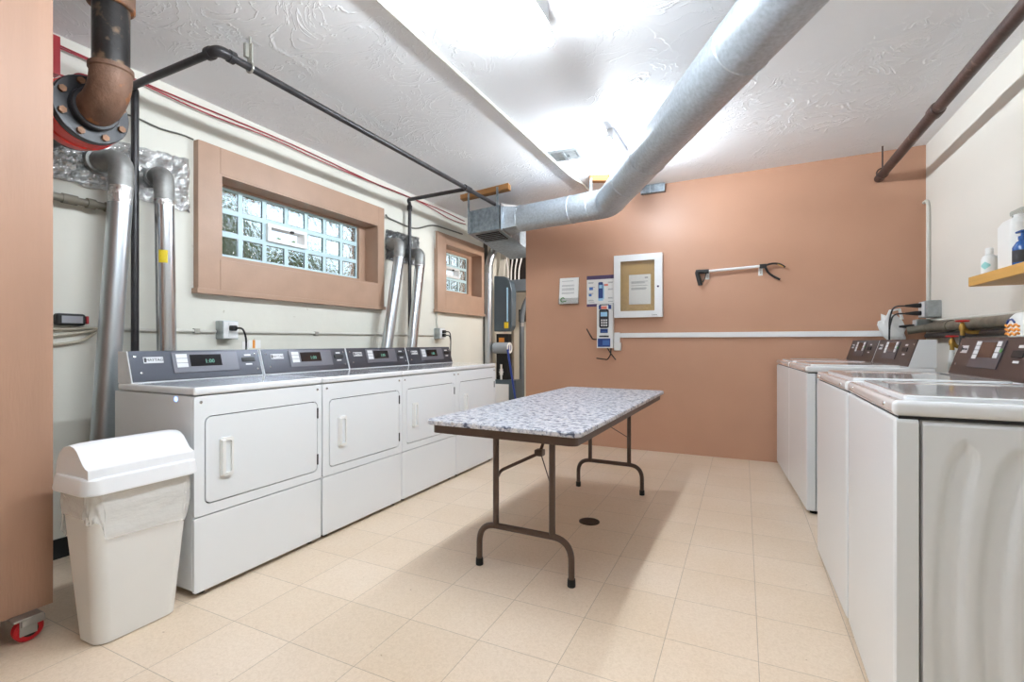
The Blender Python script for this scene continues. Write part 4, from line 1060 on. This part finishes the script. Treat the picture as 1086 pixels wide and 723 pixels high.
bm = B(); tube(bm, [(0, 0, 0), (0, -3.9, .01)], .02, 14); obj('pipe_run', bm, M['blackpipe'], wp2)
def hose_valve(y, z, lb, mh):
    v = empty('hose_valve', (XR-.14, y, z), 0, lb, 'valve', 'red handled valves')
    bm = B(); tube(bm, fillet([(.10, 0, -.06), (.02, 0, -.06), (0, 0, -.02), (0, 0, -.10)], .02), .012, 12); lathe(bm, [(.016, -.05), (.018, -.03), (.012, -.012), (.006, 0)], 0, 0, 14); obj('valve_body', bm, M['brass'], v)
    bm = B(); lathe(bm, [(.012, 0), (.030, .002), (.034, .007), (.030, .012), (.012, .010)], 0, 0, 20); obj('valve_handle', bm, M['redhandle'], v)
    bm = B(); tube(bm, fillet([(0, 0, -.08), (-.01, .0, -.2), (-.03, .05, -.5), (-.02, .1, -.75)], .1), .013, 12); obj('hose', bm, mh, v)
hose_valve(3.80, 1.205, 'red handled valve higher up behind the second washer console', M['black'])
hose_valve(3.96, 1.115, 'red handled valve lower down behind the second washer console', M['whiteplastic'])
# bag near corner
wbg = empty('plastic_bag', (1.09, 4.89, 1.10), 0, 'white crumpled plastic bag tucked at the right end of the raceway', 'bag')
bm = B(); bmesh.ops.create_icosphere(bm, subdivisions=3, radius=1); rnd = random.Random(4)
for v in bm.verts:
    n_ = v.co.copy(); k = 1+.12*math.sin(n_.x*7+n_.z*5)+.10*math.sin(n_.y*9-n_.z*6)+rnd.uniform(-.05, .05)
    v.co = Vector((n_.x*.085*k-.03*n_.z, n_.y*.045*k, n_.z*.12*k+.09))
obj('bag_body', bm, M['whiteplastic'], wbg)
bm = B(); tube(bm, [(-.05, -.03, .15), (-.02, -.045, .24), (.04, -.04, .25), (.06, -.03, .17)], .012, 8); obj('bag_knot', bm, M['whiteplastic'], wbg)
# shelf
sf = empty('wall_shelf', (XR, 3.42, 1.383), 0, 'pine shelf board on the right wall holding bottles', 'shelf')
bm = B(); box(bm, -.235, -.001, -1.3, 0, 0, .05, .003); obj('shelf_board', bm, M['pine'], sf)
for y in (-.55, -1.1):
    bm = B(); box(bm, -.02, -.001, y-.012, y+.012, -.18, -.001, .002); box(bm, -.2, -.02, y-.012, y+.012, -.016, -.001, .002); tube(bm, [(-.012, y, -.16), (-.17, y, -.012)], .007, 8); obj('shelf_bracket', bm, M['blackpipe'], sf)
zs = 1.433
bt = empty('small_bottle', (1.165, 3.375, zs), 0, 'small white bottle with pale teal print at the far end of the shelf', 'bottle')
bm = B(); lathe(bm, [(.030, 0), (.033, .004), (.033, .085), (.026, .102), (.014, .110), (.014, .114)], seg=24); obj('bottle_body', bm, M['whiteplastic'], bt)
bm = B(); lathe(bm, [(.0165, .111), (.0165, .143), (.014, .146)], seg=20); obj('bottle_cap', bm, M['whiteplastic'], bt)
bm = B(); 
rows = []
for k in range(9):
    a = PI+.1+k*.16
    rows.append([bm.verts.new((.0336*math.cos(a), .0336*math.sin(a), z)) for z in (.032+.004*abs(k-4), .072-.004*abs(k-4))])
for A, Bq in zip(rows, rows[1:]): bm.faces.new((A[0], Bq[0], Bq[1], A[1]))
obj('teal_print', bm, M['teal'], bt)
cb = empty('clear_bottle', (1.215, 3.36, zs), 0, 'slim clear bottle between the small bottle and the tall white jug', 'bottle')
bm = B(); lathe(bm, [(.024, 0), (.026, .004), (.026, .10), (.012, .125), (.012, .15)], seg=20); obj('bottle_body', bm, M['clearbottle'], cb)
bm = B(); lathe(bm, [(.014, .148), (.014, .17)], seg=16); obj('bottle_cap', bm, M['whiteplastic'], cb)
jg = empty('spray_jug', (1.215, 3.20, zs), 0, 'tall white jug with a clear spray head on the pine shelf', 'jug')
bm = B()
rs = []
for z, hx, hy in ((0, .055, .085), (.005, .058, .09), (.225, .058, .09), (.25, .045, .072), (.262, .02, .02), (.275, .02, .02)):
    rs.append([bm.verts.new((x, y, z)) for x, y in rrect(-hx, hx, -hy, hy, min(.035, hx*.9), 6)])
skin(bm, rs); obj('jug_body', bm, M['whiteplastic'], jg)
bm = B(); box(bm, -.016, .016, -.05, .06, .276, .302, .008); tube(bm, fillet([(0, .05, .28), (0, .075, .255), (0, .07, .225)], .015), .006, 8); obj('spray_head', bm, M['clearbottle'], jg)
bb = empty('pump_bottle', (1.15, 3.0, zs), 0, 'blue pump bottle on the pine shelf, cut off by the right picture edge', 'bottle')
bm = B(); lathe(bm, [(.03, 0), (.034, .005), (.034, .085), (.02, .11), (.013, .115), (.013, .125)], seg=24); obj('bottle_body', bm, M['bluebottle'], bb)
bm = B(); lathe(bm, [(.0345, .015), (.0345, .07)], seg=24); obj('bottle_label', bm, M['ink'], bb)
bm = B(); lathe(bm, [(.015, .12), (.015, .135), (.006, .137), (.006, .155)], seg=16); box(bm, -.012, .012, -.015, .04, .153, .163, .004); obj('pump_head', bm, M['bluebottle'], bb)
# detergent pouch standing on console
dp = empty('detergent_pouch', (.965, 2.515, 1.1035), 0, 'white pouch with orange and blue print standing on the dark washer console', 'pouch')
bm = B(); rs = []
for z, hx, hy in ((0, .026, .055), (.004, .030, .060), (.05, .030, .062), (.075, .022, .056), (.09, .010, .045), (.094, .004, .035)):
    rs.append([bm.verts.new((x, y, z)) for x, y in rrect(-hx, hx, -hy, hy, hx*.8, 6)])
skin(bm, rs); obj('pouch_body', bm, M['whiteplastic'], dp)
for k, (z0, z1) in enumerate(((.006, .016), (.022, .032), (.040, .047))):
    bm = B(); tube(bm, [(-.0305, .050-.1*q/12, (z0+z1)/2+.004*math.sin(q*1.3+k)) for q in range(13)], .0045, 6); obj('orange_print', bm, M['orange'], dp)
bm = B(); tube(bm, [(-.031, .040, .052), (-.0300, .030, .066), (-.029, .005, .068), (-.031, -.02, .055)], .0035, 6); obj('blue_print', bm, M['navy'], dp)

# ------------------------------------------------------------------ utility alcove beyond the left end of the pink wall
fd = empty('flue_duct', (-3.03, 5.62, 1.0), 0, 'upright silver flue duct beyond the small square window', 'duct')
bm = B(); tube(bm, fillet([(0, 0, -.99), (0, 0, 1.2), (.16, .1, 1.5)], .2), .052, 22); obj('duct_run', bm, M['alu2'], fd)
bm = B(); tube(bm, [(0, 0, 1.0), (0, 0, 1.1)], .055, 22); obj('duct_band', bm, M['elecbox'], fd)
bl = empty('boiler', (-2.84, 5.80, 0), 0, 'blue grey boiler with curved cover in the alcove past the dryers', 'boiler')
bm = B(); box(bm, -.125, .2, -.17, .03, 0, .60, .006); obj('boiler_base', bm, M['bluegrey'], bl)
bm = B(); box(bm, -.125, .10, -.176, -.169, .05, .545, .003); obj('white_front_panel', bm, M['whiteframe'], bl)
bm = B(); box(bm, -.12, .06, -.1, .03, .60, 1.2, .006); obj('burner_box', bm, M['black'], bl)
bm = B(); prism(bm, [(-.125, 1.23), (.10, 1.23), (.135, 1.30), (.14, 1.75), (.11, 1.88), (.03, 1.945), (-.125, 1.965)], -.16, -.02, 'y'); bmesh.ops.bevel(bm, geom=list(bm.edges), offset=.014, segments=3, profile=.5, affect='EDGES'); cvr = obj('curved_cover', bm, M['bluegrey'], bl)
bm = B(); box(bm, .062, .085, -.163, -.159, 1.36, 1.80, .001); obj('cover_stripe', bm, M['ltblue'], cvr)
bm = B(); box(bm, .03, .09, -.164, -.159, 1.27, 1.35, .001); obj('warning_label', bm, M['yellow'], cvr)
bm = B(); box(bm, -.08, -.0, -.104, -.099, 1.09, 1.15, .001); obj('orange_label', bm, M['orange'], bl)
bm = B(); cyl(bm, (-.10, -.19, 1.015), (.12, -.19, 1.015), .072, 24); cp = obj('vent_tube', bm, M['pvc'], bl)
bm = B(); tube(bm, [(.12, -.19+.062*math.cos(q), 1.015+.062*math.sin(q)) for q in [2*PI*k/24 for k in range(25)]], .012, 8, False); tube(bm, [(.122, -.19, .95), (.122, -.19, 1.08)], .01, 8); obj('tube_end_ring', bm, M['whiteplastic'], cp)
bm = B(); cyl(bm, (.117, -.19, 1.015), (.121, -.19, 1.015), .06, 20); obj('tube_opening', bm, M['navy'], cp)
bm = B(); cyl(bm, (-.03, -.13, .60), (-.03, -.13, .66), .014, 12); cyl(bm, (-.03, -.13, .66), (-.03, -.13, .74), .022, 12); box(bm, -.06, .0, -.14, -.12, .69, .705, .003); cyl(bm, (-.03, -.13, .74), (-.03, -.13, .80), .014, 12); obj('white_valve', bm, M['whiteplastic'], bl)
bm = B(); cyl(bm, (.10, -.05, .6), (.10, -.05, 1.25), .018, 12); obj('riser_pipe', bm, M['dirtypipe'], bl)
mo = empty('broom', (-2.50, 5.44, 0), 0, 'blue handled broom leaning beside the boiler', 'broom')
bm = B(); cyl(bm, (0, 0, .06), (-.165, .0, 1.0), .013, 12); obj('broom_handle', bm, M['bluepole'], mo)
bm = B(); box(bm, -.12, .12, -.03, .03, 0, .08, .01); obj('broom_head', bm, M['bluepole'], mo)
be = empty('alcove_beam', (-2.5, 6.06, 1.87), 0, 'grey beam across the alcove above the boiler', 'beam')
bm = B(); box(bm, -.6, .295, -.08, .08, -.075, .075, .004); obj('beam_web', bm, M['greymetal'], be)
bm = B(); box(bm, -.6, .295, -.10, .10, -.083, -.073, .002); obj('beam_flange', bm, M['greymetal'], be)
ah = empty('flexible_hose', (-2.70, 5.95, 1.3), 0, 'dark curved hose arching out behind the boiler cover', 'hose')
bm = B(); tube(bm, fillet([(0.0, 0, -1.3), (0.0, 0, .2), (.10, 0, .42), (.30, .0, .47), (.42, 0, .47)], .18, 10), .035, 16); obj('hose_run', bm, M['greymetal'], ah)
bm = B(); tube(bm, [(0, 0, .0), (0, 0, .05)], .04, 16); obj('hose_clamp', bm, M['steel'], ah)
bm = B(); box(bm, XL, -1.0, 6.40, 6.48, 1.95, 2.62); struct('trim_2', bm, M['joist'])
for k, (x, dx) in enumerate(((-3.03, .0), (-2.98, .05), (-2.92, .06), (-2.86, .07))):
    bm = B(); tube(bm, fillet([(x, 6.2, 1.95), (x, 6.2, 2.12), (x+dx, 6.15, 2.28), (x+dx, 6.15, 2.60)], .08), .011, 10)
    tag(obj('white_tube', bm, M['whiteplastic']), 'thin white tube, %s of four rising above the grey alcove beam' % ('leftmost', 'second from left', 'third from left', 'rightmost')[k], 'tube', 'white tubes in the alcove')
bm = B(); box(bm, -.04, .04, -.02, .02, -.2, .46, .003); o = obj('wood_stud', bm, M['conduit'], None, True, (-3.0, 5.98, 2.20)); o.rotation_euler.y = .12; tag(o, 'pale wood stud beside the flue duct in the alcove', 'wood')
ab = empty('wall_meter', (-2.93, 6.5, 1.48), 0, 'small black box on the back wall of the alcove', 'box')
bm = B(); box(bm, -.05, .05, -.05, -.001, -.09, .09, .005); obj('meter_body', bm, M['black'], ab)
bm = B(); box(bm, -.03, .03, -.053, -.05, .02, .06); obj('meter_window', bm, M['inkgrey'], ab)

# unseen point light added to brighten the alcove, behind the pink wall
ld = bpy.data.lights.new('alcove_bulb', 'POINT'); ld.energy = 42; ld.shadow_soft_size = .04; ld.color = (1, .97, .93)
lo = bpy.data.objects.new('alcove_bulb', ld); C.objects.link(lo); lo.location = (-1.95, 5.45, 2.1)
# ------------------------------------------------------------------ world, camera, view
w = bpy.data.worlds.new('World'); bpy.context.scene.world = w; w.use_nodes = True
N = w.node_tree.nodes; L = w.node_tree.links
sky = N.new('ShaderNodeTexSky'); sky.sky_type = 'NISHITA'; sky.sun_elevation = math.radians(48); sky.sun_rotation = math.radians(200); sky.sun_disc = False; sky.air_density = 1.0; sky.dust_density = 3
mxs = N.new('ShaderNodeMix'); mxs.data_type = 'RGBA'; mxs.inputs['Factor'].default_value = .6; mxs.inputs['B'].default_value = (2.6, 2.75, 2.8, 1)
L.new(sky.outputs['Color'], mxs.inputs['A']); L.new(mxs.outputs['Result'], N['Background'].inputs['Color']); N['Background'].inputs['Strength'].default_value = .55

cam = bpy.data.cameras.new('camera'); co = bpy.data.objects.new('camera', cam); C.objects.link(co)
cam.sensor_width = 36; cam.lens = 513/1086*36; cam.sensor_fit = 'HORIZONTAL'
co.location = (0, 0, H); co.rotation_euler = (PI/2, 0, math.atan(245.5/513))
cam.shift_y = (363.6-361.5)/1086
cam.clip_start = .05
bpy.context.scene.camera = co
vs = bpy.context.scene.view_settings
vs.view_transform = 'Standard'; vs.look = 'None'; vs.gamma = 1; vs.use_curve_mapping = False; vs.exposure = 0
